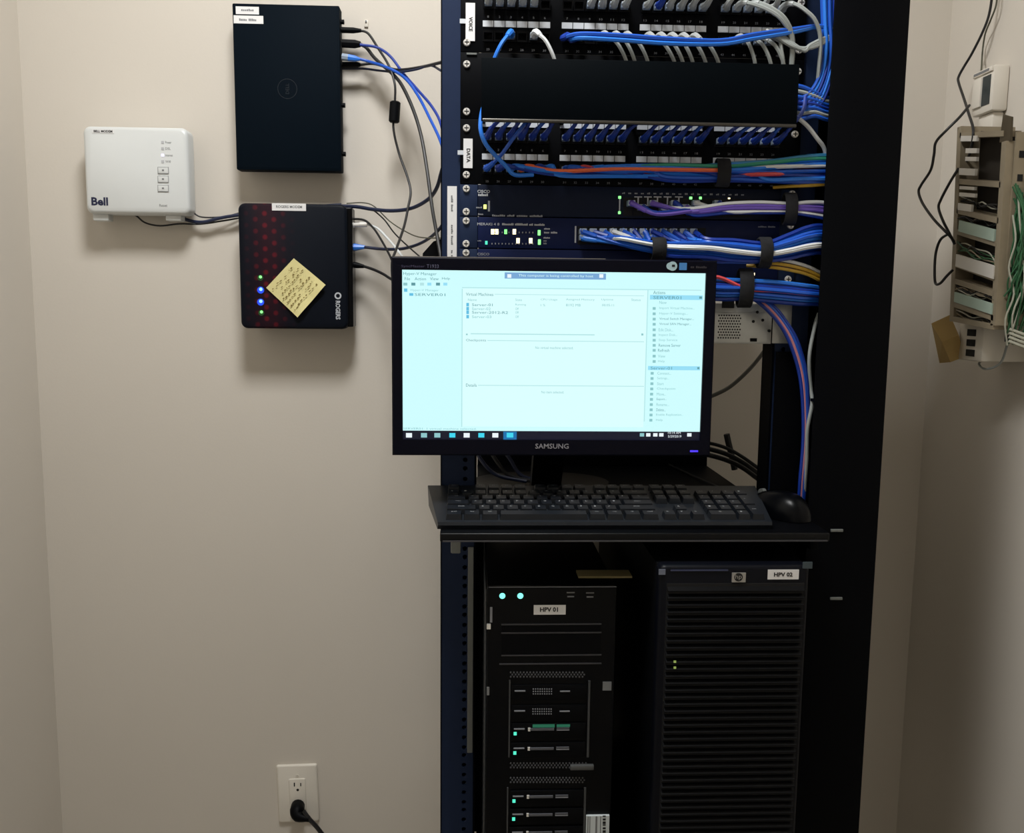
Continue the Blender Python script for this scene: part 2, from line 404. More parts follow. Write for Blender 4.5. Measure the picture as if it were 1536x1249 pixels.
B().box(at(732, 300, YS).x, at(735, 300, YS).x, -.0070, -.0064, at(732, 317, YS).z, at(732, 301, YS).z).obj('mode_button', M_PRINTD, SW1)
sbars(SW1, 738, 323.5, 76, 3, M_PRINTD, (7, 4, 6, 7))
led(SW1, 929.5, 296, 4, 4, L_GRN); led(SW1, 929, 319, 3.6, 4, L_GRN)
B().box(at(928.7, 300, YS).x, at(930.6, 300, YS).x, -.0070, -.0064, at(929, 317, YS).z, at(929, 298, YS).z).obj('port_bracket_mark', M_PRINT, SW1)
for k in range(20): sbars(SW1, 933+k*9.4, 289.5+k*.13, 4.6, 2.6, M_PRINTD, (2,))
def switch_port(parent, px, py):
    a = at(px, py, YS); w, h = .0066, .0062
    bb = B(); o = [(-w, -h), (w, -h), (w, h), (-w, h)]; i = [(-w*.82, -h*.8), (w*.82, -h*.8), (w*.82, h*.8), (-w*.82, h*.8)]
    vo = [bb.bm.verts.new((a.x+X, -.0072, a.z+Z)) for X, Z in o]; vi = [bb.bm.verts.new((a.x+X, -.0072, a.z+Z)) for X, Z in i]; vb = [bb.bm.verts.new((a.x+X, -.0068, a.z+Z)) for X, Z in i]
    for k in range(4):
        j = (k+1) % 4; bb.bm.faces.new((vo[k], vo[j], vi[j], vi[k])); bb.bm.faces.new((vi[k], vi[j], vb[j], vb[k]))
    bb.bm.faces.new(vb)
    return bb.obj('port', M_DARK, parent)
for k in range(13):
    for r_ in range(2): switch_port(SW1, 942+k*14.7, 303+r_*14+k*.2)
# pale bracket marks printed between the ports
for px in (957, 971.5, 986, 1001, 1018):
    q = at(px, 302, YS); B().box(q.x-.0009, q.x+.0009, -.0076, -.0070, at(px, 309, YS).z, at(px, 295.5, YS).z).obj('port_bracket_mark', M_PRINT, SW1)
    B().box(q.x-.0055, q.x+.0055, -.0076, -.0070, at(px, 296.2, YS).z, at(px, 294.6, YS).z).obj('port_bracket_mark', M_PRINT, SW1)
q0, q1 = at(957, 307, YS), at(1040, 310, YS); B().box(q0.x, q1.x, -.0077, -.0071, q1.z, q0.z).obj('port_bracket_mark', M_PRINT, SW1)
led(SW1, 1036, 297, 4, 4, L_GRN); led(SW1, 1050.5, 297, 3.6, 4, L_GRN); led(SW1, 1093.5, 297.5, 3, 2.2, L_AMB)
# middle switch
stx(SW2, 'MERAKI 4 8', 716, 336, 33, 4, M_PRINT); sbars(SW2, 753, 336.5, 64, 3.2, M_PRINT, (9, 10, 3, 8))
for px in (739, 745, 771.5): led(SW2, px, 347.5, 5, 8, L_AMB)
led(SW2, 758.5, 347.5, 4, 7, L_GRN); led(SW2, 808.7, 349, 4, 8, L_GRN); led(SW2, 809, 363, 4, 8, L_GRN); led(SW2, 729.5, 364, 3.6, 5.5, L_TEAL)
for px in (777, 796): led(SW2, px, 361, 5, 8, L_AMB)
for k in range(13):
    for r_ in (348.5, 365.5): led(SW2, 738+k*5.1, r_ + .02*k, 1.6, 2.4, M_PRINTD, 'light_mark')
sbars(SW2, 816, 343, 9, 2.4, M_PRINT, (5,)); sbars(SW2, 816, 348.5, 20, 3, M_PRINT, (4, 5)); sbars(SW2, 815, 356.5, 10, 2.2, M_PRINT, (6,)); sbars(SW2, 815, 361, 5, 2.4, M_PRINTD, (4,)); sbars(SW2, 815, 365, 5, 2.4, M_PRINTD, (4,)); sbars(SW2, 716, 361, 6, 1.6, M_PRINTD, (4,))
B().box(at(862.3, 340, YS).x, at(864.5, 340, YS).x, -.0071, -.0064, at(863, 364, YS).z, at(863, 339, YS).z).obj('port_bracket_mark', M_PRINT, SW2)
for k in range(13):
    for r_ in range(2): switch_port(SW2, 873+k*14.9, 346+r_*14+k*.2)
sbars(SW2, 1137, 340, 26, 2.4, M_PRINTD, (7, 6))
stx(SW3, 'CISCO', 716, 381, 18, 4, M_PRINTD)
led(SW3, 1129.6, 411, 4.5, 4, L_AMB); sbars(SW3, 1128, 400.5, 16, 2, M_PRINTD, (5, 3))
for k in range(13):
    for r_ in range(2): switch_port(SW3, 870+k*14.7, 396+r_*14+k*.2)

# silver unit below the switches
zs1, zs0 = at(1080, 455, 0).z, at(1080, 515, 0).z
sil = thing('silver_rack_unit', (0, .03, zs0), 'silver metal rack unit with perforated vent, half behind the monitor', 'rack unit')
part(sil, 'case', M_STEEL, -.213, .2135, 0, .12, zs0, zs1, .001)
part(sil, 'front_cover', M_STEEL, -.213, at(1150, 490, 0).x, -.004, 0, zs0+.002, at(1080, 468, 0).z, .0006)
vx0, vx1 = at(1077, 490, -.004).x, at(1111, 490, -.004).x
vent = B()
for i in range(9):
    for j in range(9):
        x = vx0+(vx1-vx0)*(i+.5+.5*(j % 2)-.25)/9; z = at(1095, 473+j*4.2, -.004).z
        vent.cyl((x, -.0043, z), (x, -.0038, z), .0013, n=6)
o = vent.obj('vent_holes', M_DARK, sil); o['kind'] = 'stuff'
part(sil, 'square_port', M_DARK, at(1083, 454, 0).x, at(1101, 454, 0).x, -.0015, 0, at(1090, 462, 0).z, at(1090, 450.5, 0).z)
for px, py in ((1144, 480), (1136, 468), (1154, 496), (1130, 482)): q = at(px, py, -.004); B().cyl((q.x, -.0045, q.z), (q.x, -.003, q.z), .0022, n=10).obj('hole', M_DARK, sil)
part(sil, 'mounting_ear', M_STEEL, .2140, .2413, -.0025, -.0005, zs0+.001, zs1, .0004)
part(sil, 'latch', M_BLACK, at(1124, 509, 0).x, at(1134, 509, 0).x, -.0048, -.002, at(1130, 512, 0).z, at(1130, 507, 0).z)

# ------------------------------------------------------------------ vertical cable manager on the right
vm = thing('vertical_cable_manager', (.313, 0, 0), 'tall black vertical cable manager on the right side of the rack', 'cable manager')
vx0 = at(1250, 20, -.05).x; vx1 = .3648
bb = B(); bb.box(vx0, vx1, -.053, -.050, .02, 1.87, .0012); bb.obj('front_cover', M_BLACKM, vm, True)
part(vm, 'outer_side', M_BLACKM, vx1-.003, vx1-.0005, -.0495, .09, .02, 1.87)
part(vm, 'back_plate', M_BLACKM, .2695, vx1-.0035, .09, .092, .02, 1.87)
part(vm, 'flange_shade_plate', M_BLACKM, .2195, vx0+.003, -.0085, -.0055, .10, 1.335)  # black plate added over the lower flange to stand in for shade
for k in range(32):
    z = .10+k*.0555; part(vm, 'finger', M_BLACKM, vx0+.004, vx0+.010, -.0495, -.006, z, z+.004) if k % 3 == 0 else None
for py, px in ((897, 1254), (795, 1255)):
    q = at(px, py, -.054); part(vm, 'latch', M_BRACK, q.x-.009, q.x+.009, -.056, -.053, q.z-.0022, q.z+.0018, .0006)  # grey latch shapes added to stand in for glints on the cover

# ------------------------------------------------------------------ keyboard tray, keyboard, mouse
ZTY = 1.1065
tray = thing('keyboard_tray', (0, .05, 1.094), 'black pull-out shelf carrying the keyboard and monitor', 'shelf')
bb = B(); bb.box(-.2125, .2125, -.004, .33, ZTY-.006, ZTY, .001); bb.box(-.2635, .2470, -.164, -.005, ZTY-.006, ZTY, .0015); bb.obj('shelf_plate', M_BLACKM, tray, True)
B().box(-.2635, .2470, -.168, -.1635, 1.0945, ZTY-.0005, .0018, 3).obj('front_lip', mat('tray_lip', (8, 9, 11), .35, var=.1, spec=.2), tray, True)
part(tray, 'rear_upstand', M_BLACKM, -.2120, at(1061, 690, .32).x, .322, .328, ZTY, ZTY+.055)
B().box(-.2600, .2440, -.1692, -.1680, 1.0950, 1.0968).obj('lip_highlight', mat('lip_highlight_grey', (66, 66, 70), .35), tray)  # thin lighter strip painting the highlight on the lip
for s in (-1, 1): part(tray, 'slide_rail', M_BLACKM, s*.205, s*.2125, -.10, .30, ZTY-.030, ZTY-.0065)
q = at(682, 803, -.14); B().box(-.2500, -.2370, -.150, -.040, 1.074, ZTY-.0065, .002).obj('bracket', M_BRACK, tray, True)
B().box(.2280, .2400, -.150, -.040, 1.078, ZTY-.0065, .002).obj('bracket', M_BLACKM, tray, True)

kb = thing('keyboard', (-.045, -.06, ZTY), 'worn black full-size keyboard on the pull-out shelf', 'keyboard')
KX = -.0455; KY0 = -.150; SL = math.radians(8.5); CS, SN = math.cos(SL), math.sin(SL); KZ0 = ZTY+.0095
def K(u, v, w): return Vector((KX+u, KY0+v*CS-w*SN, KZ0+v*SN+w*CS))
KD = .145
def kw(v): return .2215+(.2415-.2215)*(v/KD)
case = B(); rings = []
for (v, w, dw) in ((0, -.004, .0), (.002, 0, 0), (KD-.004, 0, 0), (KD, -.003, 0)):
    rings.append((K(-kw(v), v, w), K(kw(v), v, w)))
bot = [Vector((KX-.222, KY0+.003, ZTY)), Vector((KX+.222, KY0+.003, ZTY)), Vector((KX+.240, KY0+KD-.004, ZTY)), Vector((KX-.240, KY0+KD-.004, ZTY))]
vr = [(case.bm.verts.new(a), case.bm.verts.new(b)) for a, b in rings]; vb = [case.bm.verts.new(p) for p in bot]
for a, b in zip(vr, vr[1:]): case.bm.faces.new((a[0], a[1], b[1], b[0]))
case.bm.faces.new((vb[0], vb[1], vr[0][1], vr[0][0])); case.bm.faces.new((vr[3][0], vr[3][1], vb[2], vb[3])); case.bm.faces.new(vb[::-1])
case.bm.faces.new((vb[0], vr[0][0], vr[1][0], vr[2][0], vr[3][0], vb[3])); case.bm.faces.new((vb[1], vb[2], vr[3][1], vr[2][1], vr[1][1], vr[0][1]))
case.obj('case', M_KCASE, kb)
M_LEG = mat('key_legend_print', (170, 174, 178), .4)
KU = .0190; KEYM = {}
def key(u0, v0, wu, hu, s):
    """key at key-unit position (u0,v0 from the left/top), wu x hu units"""
    k_ = (wu, hu); x0 = -.2125+u0*KU; y1 = KD-.016-v0*.0195; w, h = wu*KU-.0022, hu*.0195-.0024
    c = K(x0+wu*KU/2, y1-hu*.0195/2, .0035)
    if k_ not in KEYM:
        b_ = B(); P = []
        for (sw, sh, z) in ((1, 1, -.0035), (.82, .80, .0040)):
            for (sx, sy) in ((-1, -1), (1, -1), (1, 1), (-1, 1)):
                u, v = sx*(w/2-(1-sw)*KU/2*.9), sy*(h/2-(1-sh)*KU/2*.9); P.append(Vector((u, v*CS-z*SN, v*SN+z*CS)))
        b_.hexa(P); t = b_.obj('key', M_KEY, kb); KEYM[k_] = t.data; off = WL[t.name].copy(); bpy.data.objects.remove(t)
    t = link('key', KEYM[k_], c, kb)
    if s:
        n = len(s); text(t, s, c+Vector((-.0022*(1 if n == 1 else 0), -.0002, .0))+K(0, .0018, .0044)-K(0, 0, 0)-Vector((0, 0, 0)), .0028 if n == 1 else min(.0018*n, wu*KU*.6), .0032 if n == 1 else .0022, M_LEG, 0, 'legend', Vector((1, 0, 0)), Vector((0, CS, SN)))
def row(v, start, items):
    u = start
    for it in items:
        if isinstance(it, (int, float)): u += it; continue
        s, w = it if isinstance(it, tuple) else (it, 1); key(u, v, w, 1, s); u += w
row(0, 0, ['Esc', 1, 'F1', 'F2', 'F3', 'F4', .5, 'F5', 'F6', 'F7', 'F8', .5, 'F9', 'F10', 'F11', 'F12', .25, 'Prt', 'Scr', 'Brk'])
row(1.2, 0, list('`1234567890-=')+[('Back', 2), .25, 'Ins', 'Home', 'PgU', .25, 'Num', '/', '*', '-'])
row(2.2, 0, [('Tab', 1.5)]+list('QWERTYUIOP[]')+[('\\', 1.5), .25, 'Del', 'End', 'PgD', .25, '7', '8', '9'])
row(3.2, 0, [('Caps', 1.75)]+list('ASDFGHJKL;')+["'", ('Enter', 2.25), 3.5, '4', '5', '6'])
row(4.2, 0, [('Shift', 2.25)]+list('ZXCVBNM,./')+[('Shift', 2.75), 1.25, '^', 1.25, '1', '2', '3'])
row(5.2, 0, [('Ctrl', 1.25), ('Win', 1.25), ('Alt', 1.25), ('', 6.25), ('Alt', 1.25), ('Win', 1.25), ('Mn', 1.25), ('Ctrl', 1.25), .25, '<', 'v', '>', .25, ('0', 2), '.'])
key(21.5, 2.2, 1, 2, '+'); key(21.5, 4.2, 1, 2, 'Ent')
for x in (-.19, .19): B().box(KX+x-.008, KX+x+.008, KY0+KD-.025, KY0+KD-.015, ZTY, ZTY+.012, .001).obj('riser_foot', M_BLACK, kb)

# mouse, pointing back and to the left
ms = thing('computer_mouse', (.213, -.068, ZTY), 'black computer mouse beside the keyboard', 'mouse')
mb = B(); NU, NV = 20, 8; RM = Matrix.Rotation(math.radians(24), 3, 'Z'); rings = []
def MP(a, t, grow=0.):
    # a: angle around, t: 0 rim .. 1 crown
    L, Wd, Hh = .054+grow, .029+grow, .034+grow
    x, y = Wd*math.cos(a)*(abs(math.cos(a))**-.15 if abs(math.cos(a)) > .05 else 1), L*math.sin(a)
    k = math.cos(t*math.pi/2)**.75; z = Hh*math.sin(t*math.pi/2)*(1-.18*(y/L)*1.0*k)
    p = RM @ Vector((x*k, y*k, 0)); return Vector((.213+p.x, -.068+p.y, ZTY+.001+z))
for j in range(NV+1): rings.append([mb.bm.verts.new(MP(2*math.pi*i/NU, j/NV*.985)) for i in range(NU)])
for a, b in zip(rings, rings[1:]):
    for i in range(NU): mb.bm.faces.new((a[i], a[(i+1) % NU], b[(i+1) % NU], b[i]))
mb.bm.faces.new(rings[0][::-1]); mb.bm.faces.new(rings[-1]); mb.obj('body', M_BLACKG, ms, True)
for s in (0, 1):
    bt = B(); G = []
    for j in range(5):
        G.append([bt.bm.verts.new(MP(math.radians((96 if s else 50)+i*(34/4)), .35+.45*j/4, .0008)) for i in range(5)])
    for a, b in zip(G, G[1:]):
        for i in range(4): bt.bm.faces.new((a[i], a[i+1], b[i+1], b[i]))
    bt.obj('button', M_BLACK, ms, True)
wc = MP(math.radians(90), .62); ax_ = RM @ Vector((1, 0, 0))
B().cyl(wc-ax_*.003, wc+ax_*.003, .006, n=14).obj('scroll_wheel', M_BRACK, ms, True)
tp = RM @ Vector((0, .054, 0)); c0 = Vector((.213+tp.x, -.068+tp.y, ZTY+.008))
cable('mouse_cable', [c0, c0+Vector((-.008, .03, .0)), (.195, .04, ZTY+.004), (.18, .10, ZTY+.003), (.16, .2, ZTY+.003), (.14, .32, ZTY+.003)], .0018, M_BLACKC, 'thin black cable running back from the computer mouse')

# ------------------------------------------------------------------ monitor
YM = -.095
mon = thing('computer_monitor', (-.113, .09, ZTY), 'black flat computer monitor with a lit bluish-white screen', 'monitor')
ml, mr = at(587.5, 530, YM).x, at(1071, 530, YM).x; mt, mbm = at(830, 387.5, YM).z, at(830, 683.5, YM).z
sl, sr = at(603.5, 530, YM).x, at(1055, 530, YM).x; st, sb = at(830, 407, YM).z, at(830, 660, YM).z
bz = B(); O = [(ml, mbm), (mr, mbm), (mr, mt), (ml, mt)]; I = [(sl, sb), (sr, sb), (sr, st), (sl, st)]
def ring4(P, y): return [bz.bm.verts.new((x, y, z)) for x, z in P]
def ins(P, d): return [(P[0][0]+d, P[0][1]+d), (P[1][0]-d, P[1][1]+d), (P[2][0]-d, P[2][1]-d), (P[3][0]+d, P[3][1]-d)]
L_ = [ring4(I, YM+.004), ring4(I, YM+.0005), ring4(ins(O, .002), YM), ring4(O, YM+.002), ring4(O, YM+.020)]
for a, b in zip(L_, L_[1:]):
    for i in range(4): bz.bm.faces.new((a[i], a[(i+1) % 4], b[(i+1) % 4], b[i]))
bz.obj('bezel', mat('bezel_gloss', (5, 6, 20), .35, spec=.12), mon)
shell = B(); shell.box(ml+.001, mr-.001, YM+.0205, YM+.034, mbm+.001, mt-.001, .006); shell.box(ml+.08, mr-.08, YM+.03, YM+.055, mbm+.05, mt-.05, .012)
shell.obj('rear_shell', M_BLACK, mon, True)
# painted highlight: pale strip along the top of the bezel
B().box(ml+.004, mr-.15, YM+.003, YM+.018, mt-.0002, mt+.0008).obj('top_highlight', mat('bezel_highlight', (150, 146, 140), .35, .4), mon)
SE = emit('screen_white', (206, 252, 254), 1.0)
scr = B().box(sl-.001, sr+.001, YM+.0042, YM+.006, sb-.001, st+.001).obj('screen', SE, mon)
T_DK = emit('screen_text_dark', (92, 150, 158), 1); T_MD = emit('screen_text_mid', (140, 196, 200), 1); T_BL = emit('screen_blue', (96, 190, 226), 1); T_BAR = emit('screen_bar', (120, 168, 214), 1)
T_HD = emit('screen_header', (150, 222, 246), 1); T_NV = emit('screen_taskbar', (6, 10, 34), 1); T_WT = emit('screen_icon_white', (236, 246, 252), 1); T_CY = emit('screen_icon_cyan', (60, 214, 240), 1); T_LN = emit('screen_line', (178, 226, 228), 1); T_PALE = emit('screen_pane', (218, 254, 254), 1)
YT = YM+.0040
def srect(px0, py0, px1, py1, m, y=YT, name='screen_shape'):
    a, b = at(px0, (py0+py1)/2, y), at(px1, (py0+py1)/2, y); zt, zb = at((px0+px1)/2, py0, y).z, at((px0+px1)/2, py1, y).z
    return B().box(a.x, b.x, y-.0001, y+.0002, zb, zt).obj(name, m, scr)
def st_(s, px, py, w, h=5, m=None): return stx(scr, s, px, py, w, h, m or T_DK, YT-.0006, 'screen_text')
srect(694, 434, 968, 640, T_PALE, YT+.0002)
srect(603.6, 646.5, 1054.8, 659.6, T_NV, name='taskbar')
srect(757, 409.3, 909, 418.5, T_BAR); st_('This computer is being controlled by host', 778, 414, 112, 4.5, T_PALE)
for px in (764, 902): srect(px-3, 411, px+3, 416.5, T_WT, YT-.0003)
st_('Hyper-V Manager', 605, 411, 50, 5.5); 
for s, px, w in (('File', 607, 8), ('Action', 622, 17), ('View', 645, 13), ('Help', 663, 12)): st_(s, px, 418, w, 4.5)
for px, m in ((608, T_MD), (620, T_DK), (633, T_LN), (644, T_HD), (657, T_DK), (668, T_HD)): srect(px-3, 423.8, px+3, 428.2, m)
srect(606, 432.5, 611, 437.5, T_BL); st_('Hyper-V Manager', 616, 435.5, 42, 4, T_MD); srect(614, 439.5, 620, 443.5, T_BL); st_('SERVER01', 622, 441.8, 46, 4, T_DK)
srect(692.3, 433, 693.6, 640, T_LN); srect(693, 432.6, 1052, 433.8, T_LN); srect(968.5, 434, 969.7, 632, T_LN)
st_('Virtual Machines', 699, 441.3, 41, 4.5); srect(742, 442, 966, 442.8, T_LN)
for s, px, w in (('Name', 702, 13), ('State', 773, 10), ('CPU Usage', 811, 25), ('Assigned Memory', 849, 43), ('Uptime', 902, 18), ('Status', 947, 14)): st_(s, px, 449.5, w, 3.6, T_MD)
for k, (s, w) in enumerate((('Server-01', 31), ('Server-02', 28), ('Server-2012-R2', 54), ('Server-03', 29))):
    py = 457+[0, 6, 11.5, 18][k]; srect(699.5, py-2.8, 703.5, py+2.4, T_BL); st_(s, 708, py, w, 4, T_DK if k in (0, 2) else T_MD); st_('Running' if k == 0 else 'Off', 773, py, 16 if k == 0 else 5, 3.6, T_MD)
st_('1 %', 811, 457.5, 7, 3.5, T_MD); st_('8192 MB', 849, 457.5, 22, 3.8, T_MD); st_('00:05:11', 903, 457.5, 18, 3.6, T_MD)
srect(706, 500.5, 892, 502, T_LN); srect(699, 500.3, 701.5, 502.5, T_MD); srect(962, 500, 965, 503, T_MD)
st_('Checkpoints', 699, 510.5, 30, 4.5); srect(731, 511, 966, 512, T_LN); st_('No virtual machine selected.', 803, 521.5, 57, 3.8, T_MD)
st_('Details', 699, 577.5, 16, 4.5); srect(717, 578, 966, 579, T_LN); st_('No item selected.', 812, 588, 34, 3.6, T_MD)
st_('SERVER01: 1 virtual machine selected.', 605, 642.8, 110, 3, T_MD)
st_('Actions', 980, 438.5, 18, 5); srect(975, 442.6, 1054, 449.5, T_HD); st_('SERVER01', 980, 446.3, 42, 4.5); srect(1049, 444.5, 1053, 448, T_DK, YT-.0003)
acts = [('New', 989, 453.5, 11), ('Import Virtual Machine...', 989, 462.5, 53), ('Hyper-V Settings...', 989, 470.5, 43), ('Virtual Switch Manager...', 989, 478.5, 52), ('Virtual SAN Manager...', 989, 486.2, 48), ('Edit Disk...', 988, 494.5, 22), ('Inspect Disk...', 988, 502.5, 28), ('Stop Service', 988, 510.2, 28), ('Remove Server', 988, 517.8, 33), ('Refresh', 987, 525.3, 17), ('View', 987, 534, 11), ('Help', 987, 542, 10)]
for i, (s, px, py, w) in enumerate(acts):
    st_(s, px, py, w, 4.4, T_DK if i in (3, 4, 8, 9) else T_MD)
    if i: srect(979, py-2, 983.5, py+2, T_MD)
srect(972, 549, 1050, 555, T_HD); st_('Server-01', 976, 552, 32, 4.2); srect(1046, 550.5, 1049, 553.5, T_DK, YT-.0003)
for i, (s, w) in enumerate((('Connect...', 21), ('Settings...', 18), ('Start', 10), ('Checkpoint', 28), ('Move...', 14), ('Export...', 15), ('Rename...', 19), ('Delete...', 14), ('Enable Replication...', 41), ('Help', 10))):
    py = 559.7+i*7.82; px = 986-i*.22; st_(s, px, py, w, 4.2, T_DK if i in (5, 7) else T_MD); srect(px-10, py-2, px-5.5, py+2, T_MD)
for px, m in ((613.5, T_WT), (636, T_MD), (656, T_MD), (678.5, T_CY), (700, T_WT), (722, T_CY), (743, T_WT)): srect(px-4.5, 649.3, px+4.5, 656, m, YT-.0003, 'taskbar_icon')
srect(755, 647.2, 775, 659, emit('screen_tab', (20, 110, 170), 1), YT-.0002, 'taskbar_icon'); srect(760, 649, 770, 656, T_CY, YT-.0005, 'taskbar_icon')
for px in (963, 972.5, 983, 992, 1034): srect(px-3.2, 649.5, px+3.2, 654.5, T_WT if px != 963 else T_MD, YT-.0003, 'taskbar_icon')
st_('10:14 AM', 1002, 648.8, 19, 3.4, T_WT); st_('5/29/2019', 1002, 654.3, 20, 3.6, T_WT)
stx(mon, 'SAMSUNG', 803, 669, 50, 7.5, mat('logo_silver', (165, 165, 175), .35, .3), YM-.0004)
stx(mon, 'SyncMaster', 602, 399.6, 35, 4.6, mat('bezel_print', (66, 62, 90), .5), YM-.0004); stx(mon, 'T1933', 640, 399.2, 18, 5.4, mat('bezel_print2', (92, 92, 118), .5), YM-.0004)
# stickers on the bezel
c = at(1009, 399, YM-.0005); pts = [Vector((c.x+.0062*math.cos(a)*(1 if math.cos(a) > -.75 else 1.35), YM-.0004, c.z+.0062*math.sin(a))) for a in [2*math.pi*k/20 for k in range(20)]]
e_ = lab(B().poly(pts, (0, .0003, 0)).obj('eco_sticker', mat('sticker_grey', (168, 196, 204), .4), mon), 'small pale rounded sticker'); B().box(c.x-.001, c.x+.003, YM-.0007, YM-.0004, c.z-.001, c.z+.002).obj('sticker_mark', M_INK, e_)
a, b = at(1019, 394, YM), at(1030, 405, YM); lab(B().box(a.x, b.x, YM-.0004, YM-.0001, b.z, a.z).obj('sticker', mat('sticker_blue', (70, 132, 196), .4), mon), 'small square blue sticker')
a = at(1034, 401, YM); bars(mon, at(1048, 400.5, YM-.0004), .022, .003, mat('bezel_print3', (44, 40, 48), .5), (2, 6))
q = at(1041, 676.5, YM); B().box(q.x-.0055, q.x+.0055, YM-.0008, YM+.0005, q.z-.0012, q.z+.0012, .0004).obj('power_light', L_VIO, mon)
# stand
nk = B(); q0, q1 = at(800, 700, .0).x, at(846, 700, .0).x
nk.hexa([Vector(p) for p in ((q0, .045, ZTY+.012), (q1, .045, ZTY+.012), (q1, .075, ZTY+.012), (q0, .075, ZTY+.012), (q0, -.048, 1.235), (q1, -.048, 1.235), (q1, -.032, 1.26), (q0, -.032, 1.26))])
nk.obj('neck', M_BLACKG, mon)
bs = B(); pts = [Vector((-.113+.11*math.cos(a), .115+.085*math.sin(a), ZTY)) for a in [2*math.pi*k/32 for k in range(32)]]; bs.poly(pts, (0, 0, .012)); bs.obj('base', M_BLACKG, mon)

# ------------------------------------------------------------------ tower servers on a low shelf
ZSH = .56
shf = thing('server_shelf', (0, .05, ZSH-.03), 'black steel shelf under the two tower servers', 'shelf')
part(shf, 'plate', M_BLACKM, -.2125, .2125, -.21, .36, ZSH-.006, ZSH-.0005, .001)
part(shf, 'gap_shade_panel', M_BLACKM, -.2230, -.2055, .06, .34, ZSH-.0065, 1.06)  # added black panel that darkens the shaded gap beside the left tower
for s in (-1, 1): part(shf, 'side_rim', M_BLACKM, s*.209, s*.2125, -.05, .30, ZSH-.03, ZSH-.0065)
# left tower
YA = -.14
ta = thing('tower_server', (-.116, .1, ZSH), 'left black tower server with hot-swap drives and two green lights', 'server', 'tower servers')
xa, xb = at(730, 1000, YA).x, at(925, 900, YA).x; za = at(820, 881, YA).z
part(ta, 'chassis', M_BLACK, xa, xb, YA+.012, .34, ZSH, za-.001, .002)
part(ta, 'front_bezel', M_BLACKG, xa, xb, YA, YA+.0118, ZSH+.001, za, .0025)
part(ta, 'side_panel', mat('side_panel_grey', (50, 54, 58), .35, .3), xa-.0025, xa-.0002, YA+.004, .33, ZSH+.002, za-.003, .0008)
YB = YA-.0005
def on(parent, name, m, px0, py0, px1, py1, Y, th=.0015, bev=0.):
    a, b = at(px0, (py0+py1)/2, Y), at(px1, (py0+py1)/2, Y); zt, zb = at((px0+px1)/2, py0, Y).z, at((px0+px1)/2, py1, Y).z
    return B().box(min(a.x, b.x), max(a.x, b.x), Y-th, Y+.0004, zb, zt, bev).obj(name, m, parent, bev > 0)
for px in (753.5, 780.5):
    q = at(px, 893.5, YA); B().cyl((q.x, YA+.0005, q.z), (q.x, YA-.0016, q.z), .0042, .0036, 14).obj('status_light', L_CYAN, ta, True)
on(ta, 'bezel_seam', M_PRINTD, 733, 879.6, 925, 880.4, YA, .0006)
for px, py in ((851, 887.5), (880, 888)): on(ta, 'usb_port', M_INKG, px-1, py, px+11, py+1.6, YA, .001); on(ta, 'usb_port', M_PRINTD, px, py+6, px+10, py+7.6, YA, .001)
l1 = on(ta, 'name_label', M_LABEL, 800.5, 907, 848.5, 921.3, YA, .0008); stx(l1, 'HPV 01', 810, 914, 27, 7, M_INK, YA-.0011)
for py in (934.8, 947.5, 981, 994): on(ta, 'drive_bay_edge', mat('bay_edge', (60, 60, 64), .35), 752 if py < 990 else 749, py, 902, py+1.8, YA, .0015)
on(ta, 'drive_bay', M_BLACK, 752, 949.5, 901, 980.5, YA, .001); on(ta, 'drive_bay', M_BLACK, 752, 937, 901, 946.8, YA, .001)
on(ta, 'key_lock', M_SCREW, 730, 935, 736, 942, YA, .004); on(ta, 'latch_slot', M_PRINTD, 735, 910, 738.5, 933, YA, .001); on(ta, 'side_mark', M_INKG, 730, 1030, 734, 1042, YA, .001)
lg = on(ta, 'emblem', M_INKG, 904, 1022, 917, 1035, YA, .0008)
def vents(py0, n, name='vent_perforation'):
    v = B(); 
    for r_ in range(3):
        for k in range(n):
            q = at(766+k*4.9+(2.4 if r_ % 2 else 0), py0+r_*3.2, YA); v.cyl((q.x, YA-.0012, q.z), (q.x, YA+.0005, q.z), .0012, n=6)
    o = v.obj(name, mat('vent_grey', (84, 86, 90), .4), ta); o['kind'] = 'stuff'; return o
vents(1008, 23); vents(1144, 24); vents(1166, 23)
for (px0, py0, px1, py1) in ((763, 1019, 765, 1134), (881, 1020, 884, 1134), (760, 1180, 762, 1260), (875, 1180, 878, 1260)): on(ta, 'cage_rail', mat('cage_rail_grey', (64, 66, 68), .35), px0, py0, px1, py1, YA, .003)
